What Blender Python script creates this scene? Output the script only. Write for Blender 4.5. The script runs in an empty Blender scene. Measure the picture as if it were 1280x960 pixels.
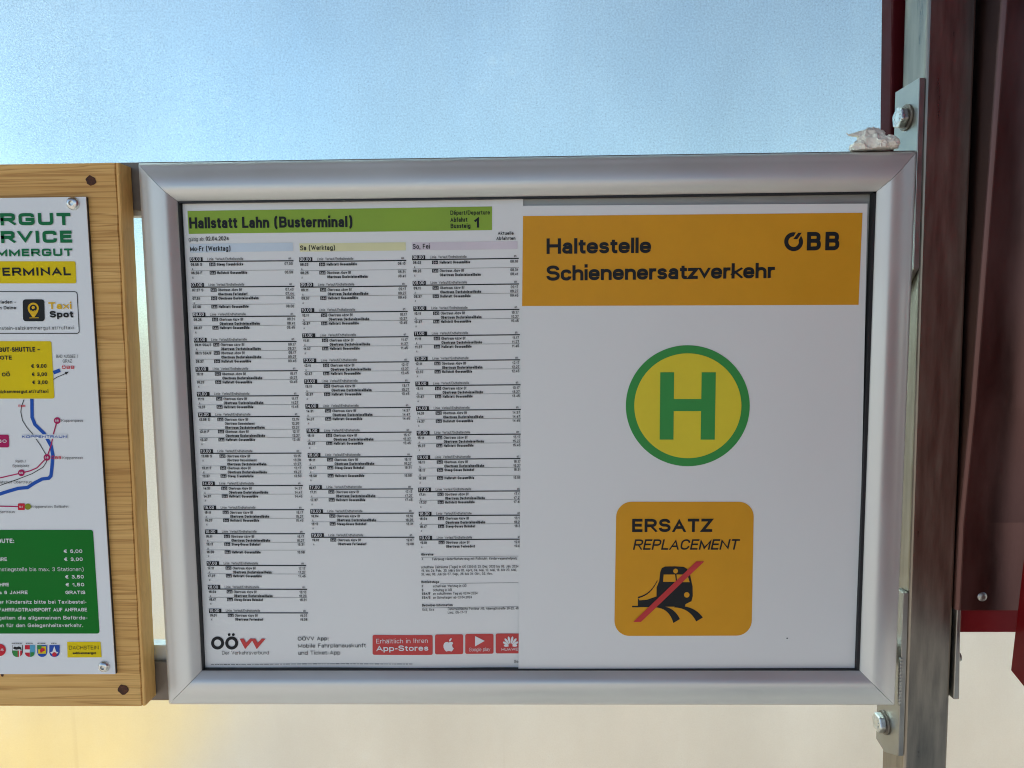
import bpy, bmesh, math, random
from mathutils import Vector, Matrix, noise, geometry

random.seed(7)
S = bpy.context.scene
C = S.collection
R = math.radians

# ------------------------------------------------------------------ camera
FPX = 900.0                                   # focal length in photo pixels (1280 wide)
CAM = Vector((0.0022, -0.5916, 1.6019))
yaw, pitch, roll = R(-1.24785909), R(-5.26099599), R(-0.59759386)
FWD = Vector((math.sin(yaw)*math.cos(pitch), math.cos(yaw)*math.cos(pitch), math.sin(pitch)))
_rt = Vector((math.cos(yaw), -math.sin(yaw), 0)); _up = _rt.cross(FWD)
RT = math.cos(roll)*_rt + math.sin(roll)*_up
UP = -math.sin(roll)*_rt + math.cos(roll)*_up
cd = bpy.data.cameras.new('camera'); cam = bpy.data.objects.new('camera', cd); C.objects.link(cam)
cd.sensor_fit = 'HORIZONTAL'; cd.sensor_width = 36; cd.lens = 36*FPX/1280
cd.clip_start = 0.02; cd.clip_end = 3000
cam.matrix_world = Matrix(((RT.x, UP.x, -FWD.x, CAM.x), (RT.y, UP.y, -FWD.y, CAM.y), (RT.z, UP.z, -FWD.z, CAM.z), (0, 0, 0, 1)))
S.camera = cam
S.render.resolution_x, S.render.resolution_y = 1024, 768

# ------------------------------------------------------------------ light
SUN_EL, SUN_AZ = R(40), R(-52)                # azimuth from +Y (behind the glass) towards -X
w = bpy.data.worlds.new('World'); S.world = w; w.use_nodes = True
nt = w.node_tree; bg = nt.nodes['Background']
sky = nt.nodes.new('ShaderNodeTexSky'); sky.sky_type = 'NISHITA'; sky.sun_disc = False
sky.sun_elevation = SUN_EL; sky.sun_rotation = SUN_AZ
sky.altitude = 500; sky.dust_density = 0.5; sky.ozone_density = 1.6
nt.links.new(sky.outputs[0], bg.inputs[0]); bg.inputs[1].default_value = 0.10
sd = bpy.data.lights.new('sun', 'SUN'); sun = bpy.data.objects.new('sun', sd); C.objects.link(sun)
sd.energy = 3.5; sd.angle = R(0.5); sd.color = (1, .965, .91)
sdir = Vector((math.sin(SUN_AZ)*math.cos(SUN_EL), math.cos(SUN_AZ)*math.cos(SUN_EL), math.sin(SUN_EL)))
sun.rotation_euler = sdir.to_track_quat('Z', 'Y').to_euler(); sun.location = (-2, 3, 4)
S.view_settings.view_transform = 'Standard'; S.view_settings.look = 'None'
S.view_settings.exposure = 1.15; S.view_settings.gamma = 1
S.cycles.use_denoising = True; S.cycles.filter_width = 1.05
try: S.cycles.denoiser = 'OPENIMAGEDENOISE'
except Exception: pass
S.cycles.max_bounces = 12; S.cycles.transmission_bounces = 8; S.cycles.transparent_max_bounces = 12
S.cycles.caustics_refractive = True; S.cycles.sample_clamp_indirect = 6

# ------------------------------------------------------------------ helpers
def at(px, py, Y=0.0):
    """point of the plane y=Y seen at photo pixel (px, py)"""
    d = FWD + (px-640)/FPX*RT - (py-480)/FPX*UP
    return CAM + d*((Y-CAM.y)/d.y)
def atx(px, py, X):
    d = FWD + (px-640)/FPX*RT - (py-480)/FPX*UP
    return CAM + d*((X-CAM.x)/d.x)

def tag(o, label=None, cat=None, group=None, kind=None):
    if label: o['label'] = label
    if cat: o['category'] = cat
    if group: o['group'] = group
    if kind: o['kind'] = kind
    return o
def empty(name, loc, label, cat, group=None):
    o = bpy.data.objects.new(name, None); C.objects.link(o); o.location = loc
    o.empty_display_size = .05
    return tag(o, label, cat, group)

class MB:
    def __init__(s): s.v = []; s.f = []
    def quad(s, a, b, c, d): return s.poly([a, b, c, d])
    def poly(s, pts):
        n = len(s.v); s.v += [Vector(p) for p in pts]; s.f.append(tuple(range(n, n+len(pts)))); return s
    def prism(s, A, B):
        """closed solid between two rings of the same length"""
        n = len(s.v); k = len(A); s.v += [Vector(p) for p in A] + [Vector(p) for p in B]
        s.f.append(tuple(range(n+k-1, n-1, -1))); s.f.append(tuple(range(n+k, n+2*k)))
        for i in range(k):
            j = (i+1) % k; s.f.append((n+i, n+j, n+k+j, n+k+i))
        return s
    def box(s, x0, x1, y0, y1, z0, z1):
        return s.prism([(x0, y0, z0), (x1, y0, z0), (x1, y0, z1), (x0, y0, z1)], [(x0, y1, z0), (x1, y1, z0), (x1, y1, z1), (x0, y1, z1)])
    def lathe(s, o, ax, prof, n=32):
        """prof: list of (radius, distance along ax)"""
        ax = Vector(ax).normalized(); u = ax.orthogonal().normalized(); v = ax.cross(u); o = Vector(o)
        base = len(s.v)
        for r, h in prof:
            for i in range(n):
                a = 2*math.pi*i/n; s.v.append(o + ax*h + (u*math.cos(a)+v*math.sin(a))*r)
        for k in range(len(prof)-1):
            for i in range(n):
                j = (i+1) % n; s.f.append((base+k*n+i, base+k*n+j, base+(k+1)*n+j, base+(k+1)*n+i))
        s.f.append(tuple(base+i for i in range(n-1, -1, -1))); s.f.append(tuple(base+(len(prof)-1)*n+i for i in range(n)))
        return s
    def build(s, name, mat, parent=None, bevel=0, seg=2, smooth=False, weld=True, fix=True):
        me = bpy.data.meshes.new(name); me.from_pydata([tuple(p) for p in s.v], [], s.f)
        if weld or fix or bevel:
            bm = bmesh.new(); bm.from_mesh(me)
            if weld: bmesh.ops.remove_doubles(bm, verts=bm.verts, dist=1e-7)
            if fix: bmesh.ops.recalc_face_normals(bm, faces=bm.faces)
            if bevel:
                es = [e for e in bm.edges if len(e.link_faces) == 2 and e.calc_face_angle(0) > R(25)]
                bmesh.ops.bevel(bm, geom=es, offset=bevel, segments=seg, profile=.5, affect='EDGES', clamp_overlap=True)
            bm.to_mesh(me); bm.free()
        if smooth:
            for p in me.polygons: p.use_smooth = True
        o = bpy.data.objects.new(name, me); C.objects.link(o)
        if mat: me.materials.append(mat)
        if parent:
            o.parent = parent
            o.matrix_parent_inverse = Matrix.Translation(-parent.location) if parent.type == 'EMPTY' else Matrix.Identity(4)
        return o

# ------------------------------------------------------------------ materials
def mat(name, col, rough=.5, metal=0, spec=.5, bump=None, var=None, coat=0):
    """var=(scale xyz, amount, detail) mottles the colour; bump=(scale xyz, strength, dist)"""
    m = bpy.data.materials.new(name); m.use_nodes = True; t = m.node_tree; b = t.nodes['Principled BSDF']
    b.inputs['Base Color'].default_value = (*col, 1); b.inputs['Roughness'].default_value = rough
    b.inputs['Metallic'].default_value = metal; b.inputs['Specular IOR Level'].default_value = spec
    b.inputs['Coat Weight'].default_value = coat; b.inputs['Coat Roughness'].default_value = .15
    L = t.links.new
    tc = t.nodes.new('ShaderNodeTexCoord')
    def nz(scale, detail=4, rough=.6):
        mp = t.nodes.new('ShaderNodeMapping'); mp.inputs['Scale'].default_value = scale
        L(tc.outputs['Object'], mp.inputs[0])
        n = t.nodes.new('ShaderNodeTexNoise'); n.inputs['Scale'].default_value = 1
        n.inputs['Detail'].default_value = detail; n.inputs['Roughness'].default_value = rough
        L(mp.outputs[0], n.inputs['Vector']); return n
    if var:
        n = nz(var[0], var[2] if len(var) > 2 else 4)
        mx = t.nodes.new('ShaderNodeMix'); mx.data_type = 'RGBA'
        a = var[1]
        mx.inputs[6].default_value = (*[c*(1-a) for c in col], 1); mx.inputs[7].default_value = (*[min(1, c*(1+a)) for c in col], 1)
        rp = t.nodes.new('ShaderNodeMapRange'); rp.inputs[1].default_value = .3; rp.inputs[2].default_value = .7
        L(n.outputs['Fac'], rp.inputs[0]); L(rp.outputs[0], mx.inputs[0]); L(mx.outputs[2], b.inputs['Base Color'])
        rr = t.nodes.new('ShaderNodeMapRange'); rr.inputs[1].default_value = .25; rr.inputs[2].default_value = .75
        rr.inputs[3].default_value = max(.02, rough*.75); rr.inputs[4].default_value = min(1, rough*1.3)
        L(n.outputs['Fac'], rr.inputs[0]); L(rr.outputs[0], b.inputs['Roughness'])
    if bump:
        n2 = nz(bump[0], 5); bp = t.nodes.new('ShaderNodeBump')
        bp.inputs['Strength'].default_value = bump[1]; bp.inputs['Distance'].default_value = bump[2]
        L(n2.outputs['Fac'], bp.inputs['Height']); L(bp.outputs[0], b.inputs['Normal'])
    m['b'] = 1
    return m

M = {}
M['alu'] = mat('anodised_aluminium', (.67, .675, .645), .45, .55, bump=((40, 40, 40), .03, .001), var=((6, 6, 6), .05))
M['steel'] = mat('brushed_stainless', (.29, .258, .212), .33, 1, bump=((900, 900, 12), .10, .0004), var=((140, 140, 16), .22, 9))
M['cover'] = mat('cover_steel_red_reflection', (.14, .075, .068), .36, 1, bump=((900, 900, 12), .08, .0004), var=((40, 40, 10), .18, 6))  # red reflection put into the base colour of the stainless cover
M['plate'] = mat('stainless_plate', (.36, .35, .32), .36, 1, bump=((300, 300, 300), .05, .0004), var=((40, 40, 40), .12, 5))
M['bolt'] = mat('bright_bolt_steel', (.66, .66, .63), .28, 1, bump=((400, 400, 400), .05, .0003), var=((150, 150, 150), .18))
M['dark_metal'] = mat('brown_rail_metal', (.20, .17, .14), .5, .7, var=((30, 30, 30), .2))
M['red'] = mat('red_painted_steel', (.155, .002, .004), .40, 0, .2, var=((20, 20, 20), .08), bump=((300, 300, 300), .04, .0003))
M['rubber_and_gap'] = mat('black_rubber_and_gap', (.010, .011, .013), .6, 0)  # gasket black, also paints the shaded gaps
M['backpanel'] = mat('grey_backing', (.36, .37, .35), .5, .3, var=((30, 30, 300), .12))
M['paper'] = mat('white_paper', (.77, .775, .75), .42, 0, .45, bump=((9, 9, 9), .12, .004), var=((4, 4, 4), .012))
M['signwhite'] = mat('white_sign_face', (.76, .78, .78), .33, 0, .5, var=((5, 5, 5), .02))
M['signedge'] = mat('shadow_dark_sign_core', (.03, .03, .03), .6)  # shadow line along the sign edge put into the core colour
def ink(name, col, rough=.45): 
    M[name] = mat(name, col, rough, 0, .14, var=((25, 25, 25), .04)); return M[name]
ink('black_ink', (.018, .020, .022)); ink('green_band', (.27, .42, .055)); ink('orange_ink', (.70, .33, .022))
ink('blue_band', (.60, .69, .76)); ink('yellow_band', (.74, .72, .42)); ink('pink_band', (.68, .62, .66))
ink('badge_red', (.58, .075, .07)); ink('logo_red', (.58, .07, .065)); ink('white_ink', (.78, .78, .78))
ink('ring_green', (.05, .30, .07)); ink('disc_yellow', (.76, .62, .045)); ink('slash_red', (.55, .05, .05))
ink('taxi_green', (.008, .16, .055)); ink('taxi_yellow', (.76, .57, .004)); ink('price_green', (.001, .17, .015))
ink('river_blue', (.015, .09, .42)); ink('magenta', (.42, .012, .10)); ink('map_red', (.60, .02, .04)); ink('taxi_orange', (.75, .45, .02))
ink('olive', (.25, .28, .02)); ink('sky_shield', (.10, .38, .55)); ink('shield_green', (.04, .25, .06)); ink('shield_blue', (.02, .08, .40))
M['tissue'] = mat('tissue_paper', (.80, .765, .68), .9, 0, .2, bump=((500, 500, 500), .12, .001))

def wood_mat(name, edge=False):
    m = bpy.data.materials.new(name); m.use_nodes = True; t = m.node_tree; b = t.nodes['Principled BSDF']; L = t.links.new
    tc = t.nodes.new('ShaderNodeTexCoord')
    def mapping(scale):
        mp = t.nodes.new('ShaderNodeMapping'); mp.inputs['Scale'].default_value = scale; L(tc.outputs['Object'], mp.inputs[0]); return mp
    def tex(scale, detail, rough=.6, dist=0):
        n = t.nodes.new('ShaderNodeTexNoise'); n.inputs['Scale'].default_value = 1; n.inputs['Detail'].default_value = detail
        n.inputs['Roughness'].default_value = rough; n.inputs['Distortion'].default_value = dist; L(mapping(scale).outputs[0], n.inputs['Vector']); return n
    # growth rings: lines along x, spacing changing with height
    if edge: a, b2, c2 = (60, 30, 7), (500, 300, 26), (20, 20, 4)
    else: a, b2, c2 = (1.6, 5, 62), (9, 40, 620), (2, 4, 22)
    n1 = tex(a, 4, .55, .25); n2 = tex(b2, 3, .6); n3 = tex(c2, 3)
    r1 = t.nodes.new('ShaderNodeValToRGB'); e = r1.color_ramp.elements
    lt, md, dk = (.76, .465, .155, 1), (.69, .40, .12, 1), (.51, .265, .070, 1)
    e[0].position = .25; e[0].color = dk; e[1].position = .30; e[1].color = md
    for po, co in ((.385, lt), (.405, dk), (.43, lt), (.485, md), (.50, dk), (.515, lt), (.565, md), (.58, dk), (.60, lt), (.66, md), (.675, dk), (.70, lt)):
        k = e.new(po); k.color = co
    if edge:
        for k in e: k.color = [min(1, .25*c + .75*l*1.12) for c, l in zip(k.color, lt)]  # edge lightened: light from the gap put into its colour
    L(n1.outputs['Fac'], r1.inputs[0])
    m1 = t.nodes.new('ShaderNodeMix'); m1.data_type = 'RGBA'; m1.blend_type = 'MULTIPLY'; m1.inputs[0].default_value = .55
    r2 = t.nodes.new('ShaderNodeValToRGB'); r2.color_ramp.elements[0].position = .3; r2.color_ramp.elements[0].color = (.78, .70, .60, 1)
    r2.color_ramp.elements[1].position = .6; r2.color_ramp.elements[1].color = (1, 1, 1, 1)
    L(n2.outputs['Fac'], r2.inputs[0]); L(r1.outputs[0], m1.inputs[6]); L(r2.outputs[0], m1.inputs[7])
    m2 = t.nodes.new('ShaderNodeMix'); m2.data_type = 'RGBA'; m2.blend_type = 'MULTIPLY'; m2.inputs[0].default_value = .6
    r3 = t.nodes.new('ShaderNodeValToRGB'); r3.color_ramp.elements[0].position = .35; r3.color_ramp.elements[0].color = (.80, .70, .55, 1)
    r3.color_ramp.elements[1].position = .62; r3.color_ramp.elements[1].color = (1.0, 1.0, 1.0, 1)
    L(n3.outputs['Fac'], r3.inputs[0]); L(m1.outputs[2], m2.inputs[6]); L(r3.outputs[0], m2.inputs[7])
    L(m2.outputs[2], b.inputs['Base Color']); b.inputs['Roughness'].default_value = .55; b.inputs['Specular IOR Level'].default_value = .35
    bp = t.nodes.new('ShaderNodeBump'); bp.inputs['Strength'].default_value = .5 if edge else .25; bp.inputs['Distance'].default_value = .001
    L((n1 if edge else n2).outputs['Fac'], bp.inputs['Height']); L(bp.outputs[0], b.inputs['Normal'])
    return m
M['wood'] = wood_mat('pine_board'); M['wood_edge_lit'] = wood_mat('pine_edge_lit', True)
M['hole'] = mat('dark_hole', (.075, .024, .010), .9, var=((500, 500, 500), .7))

def glass_mat():
    m = bpy.data.materials.new('misted_glass'); m.use_nodes = True; t = m.node_tree; L = t.links.new
    t.nodes.clear(); out = t.nodes.new('ShaderNodeOutputMaterial')
    tc = t.nodes.new('ShaderNodeTexCoord')
    rf = t.nodes.new('ShaderNodeBsdfRefraction'); rf.inputs['IOR'].default_value = 1.3; rf.inputs['Roughness'].default_value = .33
    tl = t.nodes.new('ShaderNodeBsdfTranslucent'); gl = t.nodes.new('ShaderNodeBsdfGlossy'); gl.inputs['Roughness'].default_value = .3
    df = t.nodes.new('ShaderNodeBsdfDiffuse'); df.inputs['Color'].default_value = (.8, .8, .8, 1)
    def nz(sc, det, ro=.6):
        mp = t.nodes.new('ShaderNodeMapping'); mp.inputs['Scale'].default_value = sc; L(tc.outputs['Object'], mp.inputs[0])
        n = t.nodes.new('ShaderNodeTexNoise'); n.inputs['Scale'].default_value = 1; n.inputs['Detail'].default_value = det; n.inputs['Roughness'].default_value = ro
        L(mp.outputs[0], n.inputs['Vector']); return n
    vo = t.nodes.new('ShaderNodeTexVoronoi'); vo.inputs['Scale'].default_value = 700; L(tc.outputs['Object'], vo.inputs['Vector'])
    big = nz((9, 9, 5), 5, .65); fine = nz((600, 600, 600), 2); streak = nz((90, 90, 6), 4)
    # fine droplets: speckle of slightly darker and lighter beads
    rp = t.nodes.new('ShaderNodeMapRange'); rp.inputs[1].default_value = .25; rp.inputs[2].default_value = .75; rp.inputs[3].default_value = .70; rp.inputs[4].default_value = 1.0
    L(fine.outputs['Fac'], rp.inputs[0])
    sx_ = t.nodes.new('ShaderNodeSeparateXYZ'); L(tc.outputs['Object'], sx_.inputs[0])
    hz = t.nodes.new('ShaderNodeMapRange'); hz.inputs[1].default_value = 1.30; hz.inputs[2].default_value = 1.72; hz.inputs[3].default_value = .12; hz.inputs[4].default_value = 1
    L(sx_.outputs[2], hz.inputs[0])
    def fade(sock):                                # 1 where the pane is dry, the droplet factor where it is wet
        q = t.nodes.new('ShaderNodeMix'); q.data_type = 'FLOAT'; q.inputs[2].default_value = 1
        L(hz.outputs[0], q.inputs[0]); L(sock, q.inputs[3]); return q.outputs[0]
    rb = t.nodes.new('ShaderNodeMapRange'); rb.inputs[1].default_value = .3; rb.inputs[2].default_value = .7; rb.inputs[3].default_value = .92; rb.inputs[4].default_value = 1.0
    L(big.outputs['Fac'], rb.inputs[0])
    mu = t.nodes.new('ShaderNodeMath'); mu.operation = 'MULTIPLY'; L(fade(rp.outputs[0]), mu.inputs[0]); L(rb.outputs[0], mu.inputs[1])
    # separate larger dark drops
    v2 = t.nodes.new('ShaderNodeTexVoronoi'); v2.inputs['Scale'].default_value = 240; L(tc.outputs['Object'], v2.inputs['Vector'])
    dr = t.nodes.new('ShaderNodeMapRange'); dr.inputs[1].default_value = .05; dr.inputs[2].default_value = .14; dr.inputs[3].default_value = .74; dr.inputs[4].default_value = 1
    L(v2.outputs['Distance'], dr.inputs[0])
    # a few drip trails running down the pane
    drip = nz((75, 75, 1.1), 2, .4); dm = nz((7, 7, 3), 2, .5)
    d1 = t.nodes.new('ShaderNodeMapRange'); d1.inputs[1].default_value = .66; d1.inputs[2].default_value = .72; L(drip.outputs['Fac'], d1.inputs[0])
    d2 = t.nodes.new('ShaderNodeMapRange'); d2.inputs[1].default_value = .5; d2.inputs[2].default_value = .6; L(dm.outputs['Fac'], d2.inputs[0])
    d3 = t.nodes.new('ShaderNodeMath'); d3.operation = 'MULTIPLY'; L(d1.outputs[0], d3.inputs[0]); L(d2.outputs[0], d3.inputs[1])
    d4 = t.nodes.new('ShaderNodeMapRange'); d4.inputs[3].default_value = 1; d4.inputs[4].default_value = .94; L(d3.outputs[0], d4.inputs[0])
    d5 = t.nodes.new('ShaderNodeMath'); d5.operation = 'MULTIPLY'; L(mu.outputs[0], d5.inputs[0]); L(d4.outputs[0], d5.inputs[1]); mu = d5
    mu2 = t.nodes.new('ShaderNodeMath'); mu2.operation = 'MULTIPLY'; L(mu.outputs[0], mu2.inputs[0]); L(fade(dr.outputs[0]), mu2.inputs[1])
    cc = t.nodes.new('ShaderNodeCombineColor'); 
    for i, tint in enumerate((.825, .962, .965)):          # slightly green-blue float glass
        tm = t.nodes.new('ShaderNodeMath'); tm.operation = 'MULTIPLY'; tm.inputs[1].default_value = tint
        L(mu2.outputs[0], tm.inputs[0]); L(tm.outputs[0], cc.inputs[i])
    L(cc.outputs[0], rf.inputs['Color']); L(cc.outputs[0], tl.inputs['Color'])
    bp = t.nodes.new('ShaderNodeBump'); bp.inputs['Strength'].default_value = .25; bp.inputs['Distance'].default_value = .0006
    L(vo.outputs['Distance'], bp.inputs['Height']); L(bp.outputs[0], rf.inputs['Normal']); L(bp.outputs[0], gl.inputs['Normal'])
    mistw = t.nodes.new('ShaderNodeMapRange'); mistw.inputs[1].default_value = .35; mistw.inputs[2].default_value = .7; mistw.inputs[3].default_value = .10; mistw.inputs[4].default_value = .13
    L(streak.outputs['Fac'], mistw.inputs[0])
    # dried water spots and broad foggy areas scatter more light
    v3 = t.nodes.new('ShaderNodeTexVoronoi'); v3.inputs['Scale'].default_value = 42; L(tc.outputs['Object'], v3.inputs['Vector'])
    sp = t.nodes.new('ShaderNodeMapRange'); sp.inputs[1].default_value = .16; sp.inputs[2].default_value = .22; sp.inputs[3].default_value = .09; sp.inputs[4].default_value = 0
    L(v3.outputs['Distance'], sp.inputs[0])
    msk = t.nodes.new('ShaderNodeMapRange'); msk.inputs[1].default_value = .50; msk.inputs[2].default_value = .66; L(big.outputs['Fac'], msk.inputs[0])
    fog = nz((2.1, 2.1, 1.6), 3, .5); fg = t.nodes.new('ShaderNodeMapRange'); fg.inputs[1].default_value = .35; fg.inputs[2].default_value = .65; fg.inputs[3].default_value = 0; fg.inputs[4].default_value = .10
    L(fog.outputs['Fac'], fg.inputs[0])
    def mth(op, a_, b_):
        q = t.nodes.new('ShaderNodeMath'); q.operation = op; L(a_, q.inputs[0]); L(b_, q.inputs[1]); return q.outputs[0]
    hm = t.nodes.new('ShaderNodeMapRange'); hm.inputs[1].default_value = 1.1; hm.inputs[2].default_value = 1.7; hm.inputs[3].default_value = .5; hm.inputs[4].default_value = 1; L(sx_.outputs[2], hm.inputs[0])
    mist = mth('ADD', mth('ADD', mth('MULTIPLY', sp.outputs[0], msk.outputs[0]), fg.outputs[0]), mistw.outputs[0])
    a = t.nodes.new('ShaderNodeMixShader'); L(mth('MULTIPLY', mist, hm.outputs[0]), a.inputs[0]); L(rf.outputs[0], a.inputs[1]); L(tl.outputs[0], a.inputs[2])
    b = t.nodes.new('ShaderNodeMixShader'); b.inputs[0].default_value = .05; L(a.outputs[0], b.inputs[1]); L(gl.outputs[0], b.inputs[2])
    L(b.outputs[0], out.inputs[0])
    return m
M['glass'] = glass_mat()

# ------------------------------------------------------------------ stroke lettering
def G(*paths): return paths
O_ = "m.5,1 h1,.62 l1,.38 v.5,0 h0,.38 l0,.62 v.5,1 z"
GL = {  # char: (width in cap heights, paths); uppercase y 0..1 = cap height, lowercase 0..1 = x-height, 1..2 = ascender, -1..0 = descender
'A': (.72, "m0,0 l.5,1 l1,0|m.2,.3 l.8,.3"), 'B': (.66, "m.55,.53 l0,.53 l0,1 l.55,1 h.95,.78 l.95,.74 v.55,.53|m0,.53 l0,0 l.55,0 h1,.25 l1,.29 v.55,.53"),
'C': (.70, "m1,.68 v.5,1 h0,.62 l0,.38 v.5,0 h1,.32"), 'D': (.70, "m0,0 l0,1 l.45,1 h1,.6 l1,.4 v.45,0 z"),
'E': (.58, "m1,1 l0,1 l0,0 l1,0|m0,.52 l.9,.52"), 'F': (.55, "m1,1 l0,1 l0,0|m0,.5 l.88,.5"),
'G': (.74, "m.98,.72 v.5,1 h0,.62 l0,.38 v.5,0 h1,.3 l1,.47 l.55,.47"), 'H': (.70, "m0,0 l0,1|m1,0 l1,1|m0,.52 l1,.52"),
'I': (.18, "m.5,0 l.5,1"), 'J': (.52, "m1,1 l1,.3 v.5,0 h0,.3"), 'K': (.68, "m0,0 l0,1|m1,1 l0,.36|m.34,.6 l1,0"),
'L': (.54, "m0,1 l0,0 l1,0"), 'M': (.84, "m0,0 l0,1 l.5,.1 l1,1 l1,0"), 'N': (.70, "m0,0 l0,1 l1,0 l1,1"),
'O': (.76, O_), 'P': (.64, "m0,0 l0,1 l.55,1 h1,.77 l1,.69 v.55,.45 l0,.45"), 'Q': (.76, O_+"|m.6,.25 l1,-.05"),
'R': (.68, "m0,0 l0,1 l.55,1 h1,.77 l1,.71 v.55,.47 l0,.47|m.55,.47 l1,0"),
'S': (.66, "m.96,.74 v.5,1 h.03,.76 v.5,.52 h1,.26 v.5,0 h0,.27"), 'T': (.64, "m0,1 l1,1|m.5,0 l.5,1"),
'U': (.70, "m0,1 l0,.35 v.5,0 h1,.35 l1,1"), 'V': (.70, "m0,1 l.5,0 l1,1"), 'W': (1.0, "m0,1 l.25,0 l.5,.95 l.75,0 l1,1"),
'X': (.68, "m0,0 l1,1|m0,1 l1,0"), 'Y': (.68, "m0,1 l.5,.45 l1,1|m.5,.45 l.5,0"), 'Z': (.62, "m0,1 l1,1 l0,0 l1,0"),
'a': (.52, "m.08,.7 v.5,1 h.92,.68 l.92,0|m.92,.57 l.5,.57 h0,.28 v.42,0 h.92,.34"), 'b': (.56, "m0,2 l0,0|m0,.6 v.5,1 h1,.62 l1,.38 v.5,0 h0,.4"),
'c': (.52, "m1,.68 v.52,1 h0,.62 l0,.38 v.52,0 h1,.32"), 'd': (.56, "m1,2 l1,0|m1,.6 v.5,1 h0,.62 l0,.38 v.5,0 h1,.4"),
'e': (.54, "m0,.5 l1,.5 l1,.62 v.5,1 h0,.62 l0,.38 v.5,0 h.97,.27"), 'f': (.34, "m.35,0 l.35,1.5 v.85,2 l1,2|m0,1 l.95,1"),
'g': (.56, "m1,.6 v.5,1 h0,.62 l0,.38 v.5,0 h1,.4|m1,1 l1,-.5 v.5,-1 h.05,-.55"), 'h': (.54, "m0,2 l0,0|m0,.55 v.52,1 h1,.62 l1,0"),
'i': (.14, "m.5,0 l.5,1|m.5,2.15 l.5,2.2"), 'j': (.16, "m.6,1 l.6,-.6 v0,-1|m.6,2.15 l.6,2.2"), 'k': (.52, "m0,2 l0,0|m.95,1 l0,.36|m.35,.6 l1,0"),
'l': (.14, "m.5,0 l.5,2"), 'm': (.86, "m0,1 l0,0|m0,.55 v.27,1 h.5,.65 l.5,0|m.5,.55 v.77,1 h1,.65 l1,0"), 'n': (.54, "m0,1 l0,0|m0,.55 v.52,1 h1,.62 l1,0"),
'o': (.56, O_), 'p': (.56, "m0,1 l0,-1|m0,.6 v.5,1 h1,.62 l1,.38 v.5,0 h0,.4"), 'q': (.56, "m1,1 l1,-1|m1,.6 v.5,1 h0,.62 l0,.38 v.5,0 h1,.4"),
'r': (.35, "m0,1 l0,0|m0,.5 v.75,1 l1,1"), 's': (.48, "m.95,.73 v.5,1 h.03,.76 v.5,.52 h1,.26 v.5,0 h0,.28"), 't': (.34, "m.38,1.55 l.38,.3 v.8,0 l1,0|m0,1 l1,1"),
'u': (.54, "m0,1 l0,.38 v.48,0 h1,.45|m1,1 l1,0"), 'v': (.54, "m0,1 l.5,0 l1,1"), 'w': (.80, "m0,1 l.25,0 l.5,.95 l.75,0 l1,1"),
'x': (.52, "m0,0 l1,1|m0,1 l1,0"), 'y': (.54, "m0,1 l.52,0|m1,1 l.3,-1"), 'z': (.48, "m0,1 l1,1 l0,0 l1,0"),
'ß': (.54, "m0,0 l0,1.5 v.5,2 h.95,1.6 v.5,1 l.4,1|m.5,1 h1,.5 v.4,0"),
'0': (.54, O_), '1': (.36, "m0,.74 l.8,1 l.8,0"), '2': (.54, "m.02,.7 v.5,1 h1,.72 v.75,.42 l0,0 l1,0"), 
'3': (.54, "m.03,.75 v.5,1 h.95,.76 v.5,.53 l.35,.53|m.5,.53 h1,.27 v.5,0 h0,.27"), '4': (.56, "m1,.26 l0,.26 l.72,1 l.72,0"),
'5': (.54, "m.92,1 l.14,1 l.06,.48 l.5,.6 h1,.32 v.5,0 h0,.24"), '6': (.54, "m.95,.8 v.5,1 h0,.55 l0,.32 v.5,0 h1,.32 v.5,.62 h0,.35"),
'7': (.52, "m0,1 l1,1 l.35,0"), '8': (.54, "m.5,.53 h.05,.77 v.5,1 h.95,.77 v.5,.53 z|m.5,.53 h0,.27 v.5,0 h1,.27 v.5,.53 z"),
'9': (.54, "m.05,.2 v.5,0 h1,.45 l1,.68 v.5,1 h0,.68 v.5,.38 h1,.65"),
'.': (.14, "m.5,0 l.5,.04"), ',': (.14, "m.5,.04 l.3,-.16"), ':': (.14, "m.5,0 l.5,.04|m.5,.58 l.5,.62"), '-': (.30, "m0,.38 l1,.38"), '–': (.5, "m0,.38 l1,.38"),
'/': (.40, "m0,-.05 l1,1.02"), '(': (.36, "m1,1.1 h0,.6 l0,.3 v1,-.2"), ')': (.36, "m0,1.1 h1,.6 l1,.3 v0,-.2"),
'€': (.58, "m1,.85 v.62,1 h.18,.6 l.18,.4 v.62,0 h1,.15|m0,.62 l.8,.62|m0,.4 l.75,.4"),
}
UML = {'Ä': 'A', 'Ö': 'O', 'Ü': 'U', 'ä': 'a', 'ö': 'o', 'ü': 'u', 'é': 'e'}
XH, DESC = .73, .24
_pc = {}
def parse(d, seg, n):
    out = []
    for sub in d.split('|'):
        pts = []; closed = False; ks = []
        for tok in sub.split():
            if tok == 'z': closed = True; continue
            k = tok[0]; x, y = map(float, tok[1:].split(',')); ks.append(k)
            if k in 'ml': pts.append((x, y))
            else:
                x0, y0 = pts[-1]
                for i in range(1, seg+1):
                    a = math.pi/2*i/seg; c, s_ = math.cos(a)**(2/n), math.sin(a)**(2/n)
                    if i == seg: c, s_ = 0, 1
                    if k == 'h': pts.append((x0+(x-x0)*s_, y0+(y-y0)*(1-c)))
                    else: pts.append((x0+(x-x0)*(1-c), y0+(y-y0)*s_))
        if closed and len(pts) > 2 and abs(pts[0][0]-pts[-1][0])+abs(pts[0][1]-pts[-1][1]) < 1e-6: pts.pop()
        out.append((pts, closed, ks))
    return out

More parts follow.
